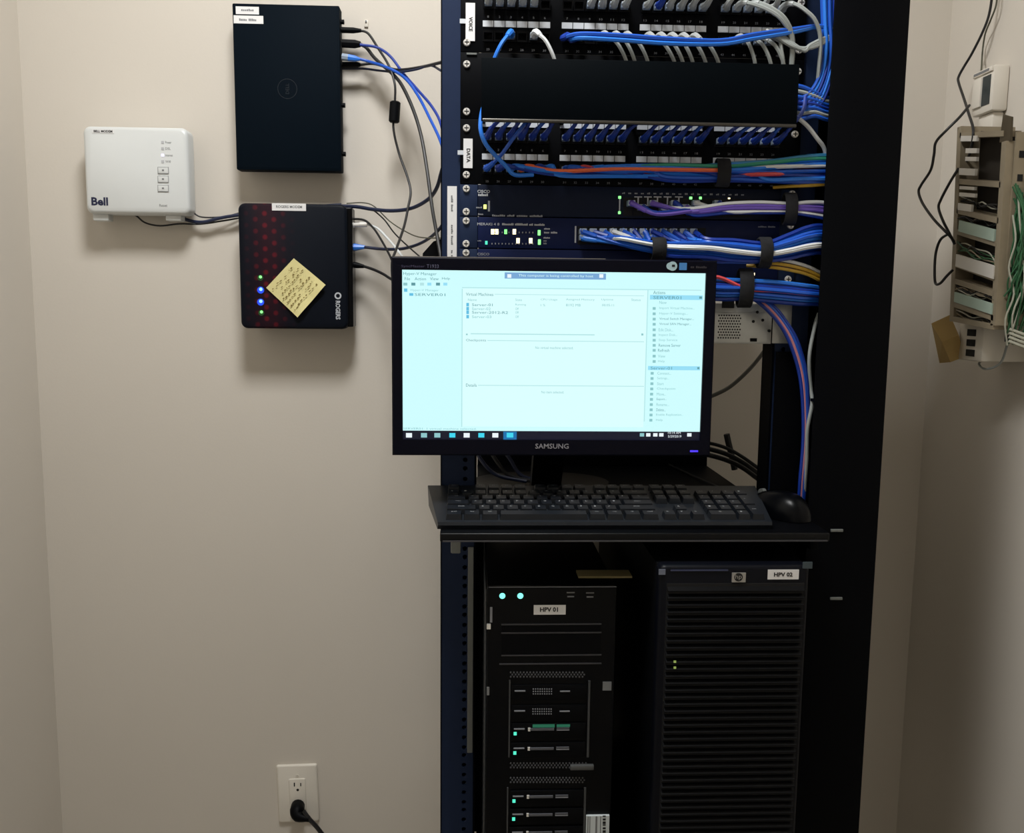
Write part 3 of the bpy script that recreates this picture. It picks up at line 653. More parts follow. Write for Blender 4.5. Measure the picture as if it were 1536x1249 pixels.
for k, (py, lit) in enumerate(((1037, 0), (1067, 0), (1094, 2), (1123, 1), (1195, 1), (1222, 1), (1249, 1))):
    dx = -(py-1037)*.018
    d = on(ta, 'drive_carrier', M_BLACK, 768+dx, py-11, 879+dx, py+12, YA, .0025, .0006)
    hm = mat('carrier_grip', (86, 88, 94), .35); YD = YA-.0026
    on(d, 'carrier_grip', M_PRINTD, 772+dx, py-2, 788+dx, py-.4, YD, .001)
    if lit:
        on(d, 'carrier_handle', hm, 796+dx, py-2.5, 832+dx, py+.5, YD, .002); on(d, 'carrier_handle', hm, 836+dx, py-3.5, 855+dx, py-2, YD, .0015); on(d, 'carrier_handle', M_PRINTD, 836+dx, py-.8, 855+dx, py+.6, YD, .0015)
        on(d, 'carrier_button', M_SCREW, 793+dx, py-3, 796.5+dx, py+1.5, YD, .002); on(d, 'activity_light', L_TEAL if py < 1240 else M_DARK, 771.5+dx, py+3.5, 776+dx, py+8, YD, .0012)
        if lit == 2: on(d, 'lit_slot', emit('slot_green', (30, 96, 72), .9), 800+dx, py-8, 833+dx, py-3.5, YD, .0008); on(d, 'lit_slot', emit('slot_green', (30, 96, 72), .9), 836+dx, py-8, 856+dx, py-4.2, YD, .0008)
    else:
        v = B()
        for a_ in range(9):
            for b_ in range(3): q = at(800+a_*3.4+dx, py-4+b_*3.6, YD); v.cyl((q.x, YD-.0008, q.z), (q.x, YD+.0004, q.z), .0009, n=6)
        o = v.obj('carrier_perforation', M_PRINTD, d); o['kind'] = 'stuff'; on(d, 'carrier_handle', M_PRINTD, 840+dx, py-1.5, 855+dx, py, YD, .001)
on(ta, 'cage_handle', mat('cage_handle_grey', (78, 80, 80), .4), 855, 1145, 890, 1152, YA, .006, .001)
sk = lab(on(ta, 'asset_sticker', mat('sticker_white', (206, 214, 216), .5, var=.05), 878.5, 1221, 913, 1262, YA, .0042), 'white printed asset sticker')
for px0, w in ((881, 1.5), (884, 1.2), (893, 2.6), (900, 1.2)): on(sk, 'sticker_print', M_INKG, px0, 1224, px0+w, 1256, YA-.0043, .0003)
for k in range(8): on(sk, 'sticker_print', M_INK, 904, 1223+k*4.4, 908.5, 1223+k*4.4+(1.5+k % 3), YA-.0043, .0003)
pn = at(880, 869, 0.02)
tag(B().box(-.075, .0, -.10, -.07, za, za+.003, .0005).obj('paper_slip', mat('paper_slip_tan', (150, 138, 96), .8), None), 'small tan paper slip lying on the left tower server', 'paper')
# right tower
YH = -.19
tb = thing('tower_server', (.116, .1, ZSH), 'right black tower server with a louvred front and silver emblem', 'server', 'tower servers')
xc, xd = at(988, 1000, YH).x-.003, .2142; zb_ = at(1100, 848, YH).z
part(tb, 'chassis', M_BLACK, xc, xd, YH+.02, .35, ZSH, zb_-.002, .002)
bb = B(); bb.rrect((xc+xd)/2, (ZSH+zb_)/2, xd-xc, zb_-ZSH, .008, YH, YH+.0195, bev=.005); bb.obj('front_bezel', mat('bezel_navy_black', (7, 9, 17), .4, spec=.15), tb, True)
lx0, lx1 = at(1001, 880, YH).x, at(1205, 876, YH).x; z = at(1100, 880, YH-.003).z; first = None
part(tb, 'louvre_recess', M_DARK, lx0-.001, lx1+.001, YH-.0008, YH+.0005, ZSH+.02, z+.004)
while z > ZSH+.03:
    if first is None:
        b_ = B(); P = [(0, .0), (-.0052, -.0042), (-.0052, -.0056), (0, -.0048)]
        b_.poly([Vector((lx0, YH-.0008+p[0], z+p[1])) for p in P], (lx1-lx0, 0, 0)); first = b_.obj('louvre', M_LOUV, tb); z00 = z
    else: clone(first, (0, 0, z-z00))
    z -= .00955
hp = on(tb, 'emblem', mat('emblem_silver', (176, 174, 170), .3, .5), 1097.5, 858.5, 1118, 872.5, YH, .0018)
c = at(1107.8, 865.5, YH-.0021); B().poly([Vector((c.x+.0056*math.cos(a), YH-.0019, c.z+.0056*math.sin(a))) for a in [2*math.pi*k/24 for k in range(24)]], (0, -.0003, 0)).obj('emblem_disc', M_INK, hp)
text(hp, 'hp', (c.x, YH-.0024, c.z), .0085, .0075, mat('emblem_silver', (1, 1, 1)), 0)
l2 = on(tb, 'name_label', M_LABEL, 1151.5, 854, 1198, 868.5, YH, .0008); stx(l2, 'HPV 02', 1161, 861.5, 28, 6.5, M_INK, YH-.0011)
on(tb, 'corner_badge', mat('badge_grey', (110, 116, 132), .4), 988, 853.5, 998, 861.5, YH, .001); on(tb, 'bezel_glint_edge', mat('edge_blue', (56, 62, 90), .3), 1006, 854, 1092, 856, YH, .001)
on(tb, 'corner_cap', mat('cap_teal', (62, 74, 80), .35), 1204, 842.5, 1218, 852, YH, .0015)
for py in (992, 1001): on(tb, 'status_light', emit('led_olive', (150, 170, 90), .8), 1010.5, py-1.5, 1014, py+1.5, YH-.006, .001)

# ------------------------------------------------------------------ left wall devices
def wallbox(px0, px1, py0, py1, Y):
    cx = (px0+px1)/2; cy = (py0+py1)/2
    return at(px0, cy, Y).x, at(px1, cy, Y).x, at(cx, py1, Y).z, at(cx, py0, Y).z
Y1 = .363; x0, x1, z0, z1 = wallbox(126, 283, 190, 321, Y1)
bell = thing('white_modem', ((x0+x1)/2, BW, z0), 'white wall-mounted modem lettered Bell', 'modem')
B().rrect((x0+x1)/2, (z0+z1)/2, x1-x0, z1-z0, .012, Y1, .396, bev=.006).obj('case', M_WHITE, bell, True)
B().box(x0+.03, x1-.03, .396, BW-.0005, z0+.03, z1-.02, .001).obj('wall_bracket', M_WHITE, bell)
for px in (151, 260):
    a, b = at(px-12, 325, Y1+.010), at(px+12, 331, Y1+.010); B().box(a.x, b.x, Y1+.010, .396, b.z, z0+.002, .002).obj('foot', M_WHITE, bell, True)
def on2(parent, name, m, px0, py0, px1, py1, Y, th=.0006, bev=0.): return on(parent, name, m, px0, py0, px1, py1, Y-.0001, th, bev)
stx(bell, 'Bell', 137, 302, 25, 12.5, mat('bell_navy', (24, 30, 66), .5), Y1-.0003)
t = on2(bell, 'name_label', M_LABEL, 138, 193.5, 171, 200, Y1, .0005); stx(t, 'BELL MODEM', 140.5, 196.8, 28, 3.6, M_INK, Y1-.0009)
stx(bell, 'Reset', 239, 308, 12, 4, M_INKG, Y1-.0003)
for k, (py, w) in enumerate(((213.5, 9), (222.8, 8), (232.8, 11), (242.3, 8))):
    stx(bell, ('Power', 'DSL', 'Internet', 'Wifi')[k], 248, py, w, 3.6, M_INKG, Y1-.0003)
    on2(bell, 'status_light', L_PALE if k == 2 else mat('lens_grey', (186, 188, 192), .4), 242, py-2, 246, py+2, Y1, .0006)
for py in (255.3, 268.5, 282.3):
    b_ = on2(bell, 'button', M_WHITE, 237, py-5, 252.5, py+5, Y1, .0012, .0004); 
    for (a, b, c, d) in ((237, py+4.2, 252.5, py+5), (237, py-5, 252.5, py-4.3), (236.6, py-5, 237.3, py+5), (252.2, py-5, 252.9, py+5)): on2(b_, 'button_edge', mat('button_line', (150, 152, 154), .5), a, b, c, d, Y1-.0010, .0004)
    on2(b_, 'button_mark', M_INKG, 243, py-1.2, 246, py+1.2, Y1-.0010, .0005)

Y2 = .368; x0, x1, z0, z1 = wallbox(351.5, 510.5, 6.5, 255.5, Y2)
dell = thing('mini_desktop_computer', ((x0+x1)/2, BW, z0), 'slim black desktop computer mounted flat on the wall', 'computer')
B().box(x0, x1, Y2, .398, z0, z1, .0022).obj('case', M_DELL, dell, True)
B().box(x0+.0035, x1-.0035, Y2-.0006, Y2+.001, z0+.0035, z1-.0035, .0008).obj('top_cover', M_DELL, dell, True)
B().box(x0+.03, x1-.03, .398, BW-.0005, z0+.04, z1-.03).obj('wall_bracket', M_BLACK, dell)
c = at(431, 133, Y2-.001); rg = B(); k_ = 28; ro, ri = .0172, .0164
for k in range(k_):
    a, b = 2*math.pi*k/k_, 2*math.pi*(k+1)/k_
    rg.poly([Vector((c.x+r_*math.cos(t_), Y2-.0007, c.z+r_*math.sin(t_))) for r_, t_ in ((ro, a), (ro, b), (ri, b), (ri, a))], (0, -.0003, 0))
em = rg.obj('emblem_ring', mat('emblem_dark', (40, 46, 54), .3, .3), dell); text(em, 'DELL', (c.x, Y2-.0010, c.z), .018, .006, mat('emblem_dark', (1, 1, 1)), math.radians(90))
l = on(dell, 'name_label', M_LABEL, 353.7, 10, 388.5, 21.5, Y2-.0007, .0006); bars(l, at(371, 15, Y2-.0015), .022, .0036, M_INKG, (7,))
l = on(dell, 'name_label', M_LABEL, 350.6, 23.5, 395, 35.5, Y2-.0007, .0006); bars(l, at(371.5, 29.6, Y2-.0015), .030, .0040, M_INKG, (5, 5))
for py in (33, 158, 231):
    q = at(513.5, py, .384); B().cyl((x1, .384, q.z), (x1+.006, .384, q.z), .0042, n=10).obj('thumb_screw', M_BLACK, dell, True)

Y3 = .352; x0, x1, z0, z1 = wallbox(359, 531, 305.5, 493, Y3)
rog = thing('black_modem', ((x0+x1)/2, BW, z0), 'black wall-mounted modem with red dots lettered ROGERS', 'modem')
xs = at(521, 400, Y3).x
m = mat('modem_dotted_front', (10, 16, 26), .5, var=.1, scale=60, spec=.12); nt = m.node_tree; b = nt.nodes['Principled BSDF']
# printed red dots in staggered rows, fading out to both sides (flat print)
tc = nt.nodes.new('ShaderNodeTexCoord'); sp = nt.nodes.new('ShaderNodeSeparateXYZ'); nt.links.new(tc.outputs['Object'], sp.inputs[0])
def mth(op, a, b_=None, c_=None):
    n = nt.nodes.new('ShaderNodeMath'); n.operation = op
    for i, v in enumerate((a, b_, c_)):
        if v is None: continue
        if isinstance(v, (int, float)): n.inputs[i].default_value = v
        else: nt.links.new(v, n.inputs[i])
    return n.outputs[0]
PXD, PZD = .0165, .0207
def dots(ox, oz):
    fx = mth('SUBTRACT', mth('FRACT', mth('ADD', mth('DIVIDE', sp.outputs['X'], PXD*2), ox+50)), .5); fz = mth('SUBTRACT', mth('FRACT', mth('ADD', mth('DIVIDE', sp.outputs['Z'], PZD), oz+50)), .5)
    d = mth('SQRT', mth('ADD', mth('POWER', mth('MULTIPLY', fx, PXD*2), 2), mth('POWER', mth('MULTIPLY', fz, PZD), 2)))
    n = nt.nodes.new('ShaderNodeMapRange'); n.inputs['From Min'].default_value = .0055; n.inputs['From Max'].default_value = .0025; nt.links.new(d, n.inputs['Value']); return n.outputs[0]
dd = mth('MAXIMUM', dots(0, 0), dots(.5, .5))
fade = mth('POWER', 2.718, mth('MULTIPLY', mth('POWER', mth('DIVIDE', mth('ADD', sp.outputs['X'], .045), .026), 2), -1))
mx = nt.nodes.new('ShaderNodeMix'); mx.data_type = 'RGBA'; nt.links.new(mth('MULTIPLY', mth('ADD', mth('MULTIPLY', dd, .27), .05), fade), mx.inputs['Factor'])
old = b.inputs['Base Color'].links[0].from_socket; nt.links.new(old, mx.inputs['A']); mx.inputs['B'].default_value = (*s2l((.60, .10, .15)), 1); nt.links.new(mx.outputs['Result'], b.inputs['Base Color'])
B().rrect((x0+xs)/2, (z0+z1)/2, xs-x0, z1-z0, .012, Y3, Y3+.03, bev=.004).obj('front_shell', m, rog, True)
B().rrect((x0+xs)/2+.004, (z0+z1)/2, xs-x0-.004, z1-z0-.006, .008, Y3+.029, .402).obj('rear_shell', M_BLACK, rog, True)
B().box(xs-.004, at(531.5, 400, .385).x, Y3+.010, .400, z0+.004, z1-.004, .002).obj('port_panel', M_BLACKG, rog)
B().box(x0+.03, xs-.03, .400, BW-.0005, z0+.04, z1-.04).obj('wall_bracket', M_BLACK, rog)
l = on(rog, 'name_label', M_LABEL, 408, 305, 459, 316, Y3-.0001, .0007); stx(l, 'ROGERS MODEM', 414, 310, 39, 4, M_INKG, Y3-.0011)
stx(rog, 'ROGERS', 493, 465, 28, 7, M_PRINT, Y3-.0004, ang=-math.pi/2)
c = at(507, 443.5, Y3); rg = B()
for k in range(20):
    a, b_ = 2*math.pi*k/20, 2*math.pi*(k+1)/20
    rg.poly([Vector((c.x+r_*math.cos(t_), Y3-.0001, c.z+r_*math.sin(t_))) for r_, t_ in ((.0062, a), (.0062, b_), (.0036, b_), (.0036, a))], (0, -.0004, 0))
rg.obj('emblem_ring', M_PRINT, rog)
for px, py, m1, m2 in ((390.5, 416.5, L_GDIM, L_GRN), (391, 435, L_BLUE, L_BLU2), (391, 453, L_BLUE, L_BLU2), (392, 469, L_GDIM, L_GRN)):
    q = at(px, py, Y3); t = B(); t.cyl((q.x, Y3+.0005, q.z), (q.x, Y3-.0006, q.z), .0062 if m1 is L_BLUE else .0052, n=16); t = t.obj('status_light', m1, rog, True)
    t2 = B(); t2.cyl((q.x+.0005, Y3-.0004, q.z+.0015), (q.x+.0005, Y3-.0010, q.z+.0015), .0030 if m1 is L_BLUE else .0026, n=12); t2.obj('light_core', m2, t, True)
# sticky note turned on its corner
qn = [at(*p, Y3-.002) for p in ((399.3, 431.6), (440.7, 387.3), (489.4, 427.2), (447.3, 475.9))]
nt_ = B(); N = 8; G = []
for i in range(N+1):
    rw = []
    for j in range(N+1):
        p = (qn[0].lerp(qn[1], i/N)).lerp(qn[3].lerp(qn[2], i/N), j/N); lift = .006*(j/N)**3+.0015*math.sin(i*1.1)*(j/N)**2
        p = Vector((p.x, Y3-.0026-lift, p.z)); rw.append(nt_.bm.verts.new(p))
    G.append(rw)
fs = []
for i in range(N):
    for j in range(N): fs.append(nt_.bm.faces.new((G[i][j], G[i+1][j], G[i+1][j+1], G[i][j+1])))
r_ = bmesh.ops.extrude_face_region(nt_.bm, geom=fs); bmesh.ops.translate(nt_.bm, verts=[v for v in r_['geom'] if isinstance(v, bmesh.types.BMVert)], vec=(0, .0004, 0))
note = tag(nt_.obj('sticky_note', M_NOTE, None, True), 'yellow sticky note with handwriting stuck on the black modem', 'note')
WL[note.name] = note.location.copy()
rd = random.Random(3); w_ = B()
for ln in range(7):
    j = .12+ln*.115; i = .08
    while i < .88:
        L = rd.uniform(.02, .07); z_ = rd.uniform(-.02, .02)
        if rd.random() < .8:
            lift = .006*j**3+.0022
            ps = []
            for (ii, jj) in ((i, j+z_), (i+L, j+z_+rd.uniform(-.02, .02)), (i+L, j+z_+.028), (i, j+z_+.02)):
                p = (qn[0].lerp(qn[1], ii)).lerp(qn[3].lerp(qn[2], ii), jj); ps.append(Vector((p.x, Y3-.0032-lift, p.z)))
            w_.poly(ps, (0, .0003, 0))
        i += L+rd.uniform(.015, .05)
w_.obj('handwriting', M_NINK, note)

# outlet and plug
Y4 = BW-.006; c = at(446.5, 1190.5, Y4); ot = thing('wall_outlet', (c.x, BW, c.z-.06), 'white duplex wall outlet low on the back wall', 'outlet')
B().rrect(c.x, c.z, .081, .122, .004, Y4, BW-.0004, bev=.003, ang=math.radians(1.5)).obj('cover_plate', M_OFFW, ot, True)
B().rrect(c.x, c.z, .033, .066, .003, Y4-.0025, Y4+.001, bev=.0008, ang=math.radians(1.5)).obj('receptacle', M_OFFW, ot, True)
for px, py, w, h in ((441.5, 1176.5, .0022, .008), (451, 1176.5, .0020, .0066)): q = at(px, py, Y4-.003); B().box(q.x-w/2, q.x+w/2, Y4-.0029, Y4-.002, q.z-h/2, q.z+h/2).obj('slot', M_DARK, ot)
q = at(446.5, 1184.5, Y4-.003); B().cyl((q.x, Y4-.0029, q.z), (q.x, Y4-.002, q.z), .0026, n=10).obj('ground_hole', M_DARK, ot)
q = at(446, 1163, Y4); B().cyl((q.x, Y4-.0008, q.z), (q.x, Y4+.0005, q.z), .003, n=10).obj('plate_screw', M_OFFW, ot)
pc = pp([(447, 1208, Y4-.012), (455, 1216, Y4-.03), (464, 1228, Y4-.034), (475, 1240, Y4-.034), (492, 1262, Y4-.034), (520, 1300, Y4-.03)])
pw = cable('plugged_power_cable', pc[1:], .0043, M_BLACKC, 'black power cord plugged into the wall outlet')
hd = B(); h0 = at(447, 1208, Y4-.003); hd.tube(spline([(h0.x, Y4-.0026, h0.z), (h0.x+.001, Y4-.016, h0.z-.001), (h0.x+.006, Y4-.028, h0.z-.008), pc[2]], 4), [.0135]*4+[.0145]*2+[.014, .0125, .0115, .0095, .008, .0065, .006], 14); hd.obj('plug', M_BLACK, pw, True)

# ------------------------------------------------------------------ cables on the left wall
YD = .384
def wc_(name, lst, r, m, label): return cable(name, pp(lst), r, m, label)
w1 = wc_('power_cable', [(538, 45.5, YD), (552, 50, YD), (567, 72, .37), (583, 98, .35), (592, 125, .34), (592.5, 150, .34), (590, 190, .34), (598, 228, .34), (611, 265, .33), (616, 288, .32), (612, 312, .30), (606, 340, .27), (595, 372, .22), (588, 395, .18), (590, 440, .1)], .0022, M_BLACKC, 'black power cable with a ferrite lump from the wall computer')
f0, f1 = at(593, 152, .34), at(591, 184, .34); B().tube([f0, f0.lerp(f1, .06), f0.lerp(f1, .94), f1], [.007, .0095, .0095, .007], 14).obj('ferrite_core', M_BLACK, w1, True)
a, b = at(512, 45, YD), at(542, 46, YD); B().tube([a, a.lerp(b, .6), b], [.0052, .0052, .003], 10).obj('plug', M_BLACK, w1, True)
w2 = wc_('video_cable', [(540, 66, YD), (550, 72, YD), (563, 88, .37), (590, 112, .35), (604, 130, .33), (620, 165, .30), (632, 205, .27), (641, 258, .24), (648, 310, .2), (655, 350, .16), (664, 400, .12)], .0031, M_BLACKC, 'thick black cable from the wall computer down towards the monitor')
a, b = at(513, 65, YD), at(541, 66.5, YD); B().tube([a, a.lerp(b, .7), b], [.0075, .0075, .005], 8).obj('plug', M_BLACK, w2, True); a2 = at(519, 65, YD); B().tube([a, a2], .0056, 8).obj('connector_shell', M_SCREW, w2)
wc_('blue_network_cable', [(540, 67, YD-.012), (565, 71, YD-.014), (585, 84, .36), (605, 110, .34), (625, 133, .3), (648, 160, .25), (662, 188, .2), (672, 240, .15)], .0024, M_BLUED, 'upper blue cable curving from the wall computer to the rack')
w4 = wc_('blue_network_cable', [(538, 88, YD-.01), (556, 93, YD-.012), (580, 101, .35), (605, 115, .33), (625, 140, .29), (645, 178, .25), (663, 218, .2), (674, 270, .15)], .0026, M_BLUE, 'lower blue network cable with a light blue plug on the wall computer')
a, b = at(513, 85, YD-.01), at(540, 89, YD-.01); B().tube([a, a.lerp(b, .35)], .0062, 8).obj('plug', M_CLEAR, w4); B().tube([a.lerp(b, .33), a.lerp(b, .7), b], [.0062, .0055, .0028], 8).obj('boot', M_BLUE2, w4, True)
w5 = wc_('black_usb_cable', [(540, 97, YD+.002), (562, 95.5, YD), (590, 104, .36), (610, 104, .33), (635, 100, .28), (652, 96, .22), (676, 90, .15)], .0027, M_BLACKC, 'upper black cable running level from the wall computer to the rack')
a, b = at(513, 97.5, YD+.002), at(541, 97, YD+.002); B().tube([a, a.lerp(b, .8), b], [.0055, .0055, .003], 8).obj('plug', M_BLACK, w5, True)
wc_('black_usb_cable', [(512, 103, YD+.010), (545, 103, YD+.010), (570, 106, .37), (598, 108, .34), (625, 104, .3), (645, 98, .25), (660, 105, .2), (680, 118, .15)], .002, M_NAVYC, 'thin dark cable crossing just below the level black cable')
wc_('navy_network_cable', [(262, 322, .408), (285, 331, .408), (305, 333, .40), (330, 327, .40), (362, 322, .4), (440, 313, .412), (512, 307, .412)], .0032, M_NAVYC, 'navy cable from the white modem to the black modem')
wc_('navy_network_cable', [(512, 309, .40), (535, 310, .39), (560, 314, .37), (590, 316, .34), (618, 312, .3), (642, 299, .26), (655, 282, .22), (663, 255, .18), (676, 215, .14)], .0033, M_NAVYC, 'thick navy cable rising from the black modem to the rack')
wc_('thin_black_wire', [(193, 317, .40), (205, 324, .40), (218, 334, .40), (240, 338.5, .40), (270, 335.5, .40), (300, 336, .405), (335, 331, .405), (364, 326, .41)], .0016, M_BLACKC, 'thin black wire looping under the white modem')
wc_('thin_black_wire', [(280, 313, .40), (290, 319, .40), (303, 325.5, .40), (335, 325, .405), (364, 318, .41)], .0014, M_BLACKC, 'thin black wire leaving the corner of the white modem')
wc_('thin_grey_wire', [(520, 305, .40), (545, 304, .39), (562, 310, .38), (585, 332, .35), (610, 348, .3), (632, 356, .25), (668, 357, .18)], .0011, M_THIN, 'thin grey wire above the black modem running to the rack')
wc_('thin_dark_wire', [(520, 308, .40), (553, 312, .38), (575, 328, .36), (592, 350, .33), (615, 372, .28), (650, 402, .2)], .0014, M_BLACKC, 'thin dark wire slanting down from the top of the black modem')
w11 = wc_('white_coax_cable', [(551, 336, .375), (567, 343, .36), (580, 356, .34), (593, 371, .3), (612, 396, .24)], .0021, M_WHITEC, 'white coaxial cable from the black modem')
a, b = at(522, 338, .378), at(551, 336.3, .375); B().tube([a, a.lerp(b, .3), a.lerp(b, .32), a.lerp(b, .6), a.lerp(b, .62), b], [.0052, .0052, .004, .004, .0052, .0048], 10).obj('connector', M_SCREW, w11, True)
wc_('black_coax_cable', [(523, 328, .385), (546, 330, .375), (560, 342, .36), (572, 360, .34), (586, 386, .3), (600, 420, .2)], .002, M_BLACKC, 'black cable leaving the black modem just above the white one')
w13 = wc_('blue_network_cable', [(546, 370.5, .375), (575, 373.5, .36), (603, 373, .33), (628, 366, .29), (648, 354, .24), (664, 337, .18), (680, 310, .14)], .0028, M_NAVYC, 'dark blue network cable with a light blue plug on the black modem')
a, b = at(521, 371, .378), at(548, 370.5, .375); B().tube([a, a.lerp(b, .45), b], [.0068, .0066, .003], 8).obj('plug', M_BLUE2, w13, True)
w14 = wc_('power_cable', [(545, 399, .375), (560, 404, .36), (575, 411, .33), (592, 421, .28), (640, 440, .15)], .0026, M_BLACKC, 'thick black power cable from the lower edge of the black modem')
a, b = at(524, 396, .378), at(546, 399.5, .375); B().tube([a, a.lerp(b, .5), b], [.0058, .0055, .0032], 10).obj('plug', M_BLACK, w14, True)
pa = [at(*q) for q in ((634, 380, .2), (650, 362, .2), (678, 352, .2), (678, 392, .2), (634, 392, .2))]
tag(B().poly(pa, (0, .035, 0)).obj('power_adapter', M_BLACK, None), 'black power adapter wedged beside the rack above the monitor', 'adapter')

# ------------------------------------------------------------------ patch cables in the rack
rc = random.Random(11)
ORD = ('first', 'second', 'third', 'fourth', 'fifth', 'sixth', 'seventh', 'eighth', 'ninth', 'tenth', 'eleventh', 'twelfth', 'thirteenth')
def cord(port, pts, m, bm_, label, group, r=.0027, boot=.024, br=.0056):
    """patch cord: cable (top-level) with a plug and a tapered boot at the port end"""
    port = Vector(port); pts = [port+Vector((0, -.012, 0))]+[Vector(p) for p in pts]; sp_ = spline(pts, 5)
    o = tag(B().tube(sp_, r, 6).obj('patch_cable', m, None, True), label, 'cable', group)
    acc = [sp_[0]]; L = 0
    for a, b in zip(sp_, sp_[1:]):
        L += (b-a).length; acc.append(b)
        if L > boot: break
    R = [br+(r*1.25-br)*min(1, i/(len(acc)-1)) for i in range(len(acc))]
    B().tube(acc, R, 8).obj('boot', bm_, o, True)
    B().box(port.x-.0052, port.x+.0052, port.y-.013, port.y+.006, port.z-.004, port.z+.004, .0008).obj('plug', M_CLEAR, o)
    return o
YP = -.0055
# VOICE upper row: grey cords rising into the manager above
zA, zB = rowsV
def up(g, k, dx, m=M_GREYC, lab_=None, grp='grey cables rising from the VOICE panel', bm_=None):
    x = px_(g, k); j = rc.uniform(-.002, .002)
    cord((x, YP, zA), [(x+.001+j, -.030, zA+.001), (x+.003+dx*.15, -.042, zA+.014), (x+dx*.5, -.046, zA+.04), (x+dx, -.045, zA+.075), (x+dx*1.1, -.03, zA+.10)], m, bm_ or M_BOOT, lab_ or 'grey patch cable rising from the %s port, %s group, VOICE panel' % (ORD[k], ORD[g]), grp)
for k in range(5): up(0, k, .022+.004*k)
for k, d in ((2, .03), (3, -.02), (4, .018), (5, .03)): up(1, k, d)
for k in (0, 2, 3, 4, 5): up(2, k, .03)
up(2, 1, .03, M_BLUED, 'dark blue patch cable among the grey ones above the VOICE panel', None, M_BLUED)
for k, d in ((0, .02), (3, .02), (4, .012)): up(3, k, d)
def droop(g, k, dx, dz=.0, row_=None, m=M_GREYC, lab_=None, grp='grey cables drooping behind the manager cover', bm_=None):
    z = row_ if row_ is not None else zB; x = px_(g, k)
    cord((x, YP, z), [(x+.002, -.030, z+.001), (x+.007, -.040, z-.006), (x+dx*.6, -.044, z-.016-dz*.5), (x+dx, -.042, z-.036-dz), (x+dx*1.3, -.03, z-.060-dz)], m, bm_ or M_BOOT, lab_ or 'grey patch cable drooping from the %s port, %s group, VOICE panel' % (ORD[k], ORD[g]), grp)
for g, k, d in ((1, 3, .03), (1, 4, .026), (1, 5, .028), (2, 0, .034), (2, 1, .03), (2, 2, .028), (2, 3, .03), (2, 4, .032), (3, 1, .02), (3, 2, .026), (3, 3, .028), (3, 4, .012)): droop(g, k, d)
# group four, upper row: long cords hanging down to the right
for g, k, d in ((3, 1, .045), (3, 2, .036), (3, 5, .03)):
    x = px_(g, k); cord((x, YP, zA), [(x+.002, -.030, zA+.002), (x+.010, -.042, zA-.002), (x+d*.7, -.050, zA-.012), (x+d*1.15, -.052, zA-.026), (x+d*1.5, -.046, zA-.05), (x+d*1.6, -.035, zA-.10)], M_GREYC, M_BOOT, 'grey patch cable hanging far down from the %s port, right group, VOICE panel' % ORD[k], 'grey cables hanging across the right of the VOICE panel')
droop(0, 4, .026, 0, None, M_WHITEC, 'single white patch cable plugged into the left of the VOICE panel', None, M_WHITEC)
x = px_(0, 2); cord((x, YP, zB), [(x-.001, -.030, zB), (x-.006, -.040, zB-.008), (x-.016, -.048, zB-.024), (x-.026, -.046, zB-.05), (x-.028, -.04, zB-.09)], M_BLUE2, M_BLUE2, 'single bright blue cable slanting left from the VOICE panel', None)
# two blue cables spanning the VOICE panel
for i, (dz, lb) in enumerate(((0, 'upper of two blue cables spanning the VOICE panel'), (.008, 'lower of two blue cables spanning the VOICE panel'))):
    x = px_(1, i); p = pp([(845+12*i, 57+3*i, -.032), (870, 51+6*i, -.05), (930, 53+7*i, -.056), (1000, 58+7*i, -.056), (1080, 61+5*i, -.054), (1130, 52+6*i, -.052), (1190, 44+4*i, -.048), (1235, 40, -.04), (1262, 60, -.03), (1272, 100, -.02)])
    cord((x, YP, zB), p, M_BLUE if i == 0 else M_BLUE2, M_BLUED, lb, None, .003)
# three grey cords looping to the right side
for i in range(3):
    p = pp([(1150+8*i, 45, -.035), (1165+9*i, 55+3*i, -.045), (1190+8*i, 70+3*i, -.048), (1215, 72-2*i, -.046), (1240, 62-3*i, -.042), (1262, 50, -.035)])
    cable('grey_network_cable', p, .0028, M_GREYC, '%s of three grey cables looping right from the VOICE panel' % ('leftmost', 'middle', 'rightmost')[i], 'grey loops at the right of the VOICE panel')
# vertical blue cables at the right
for i in range(6):
    a = i/5; p = pp([(1232+20*a, -40, -.030-.010*(i % 2)), (1234+18*a, 30, -.032-.010*(i % 2)), (1236+18*a, 70, -.034-.009*(i % 2)), (1232+18*a, 105, -.036), (1220+14*a, 132+4*i, -.036), (1202+6*a, 148+5*i, -.033), (1180, 160+4*i, -.02)])
    cable('blue_network_cable', p, .0027, (M_BLUE, M_BLUE2, M_BLUED)[i % 3], '%s from the left of the blue cables running down the right post' % ORD[i], 'blue cables down the right post')
for i in range(7):
    m = M_GREYC if i in (1, 5) else (M_BLUE, M_BLUED)[i % 2]; p = pp([(1180, 126+8*i, -.03), (1203, 130+8*i, -.034), (1222, 138+6*i, -.036), (1240, 146+5.5*i, -.034), (1262, 150+5*i, -.02)])
    cable('side_network_cable', p, .0028, m, ('grey' if m is M_GREYC else 'blue')+' cable, %s from the top, leaving the right end of the manager cover' % ORD[i], ('grey' if m is M_GREYC else 'blue')+' cables at the right end of the manager cover')
cable('white_network_cable', pp([(1180, 168, -.03), (1198, 178, -.038), (1212, 190, -.04), (1226, 208, -.04), (1236, 222, -.036), (1241, 245, -.03), (1250, 270, -.02)]), .0028, M_WHITEC, 'white cable slanting down from the right end of the manager cover')
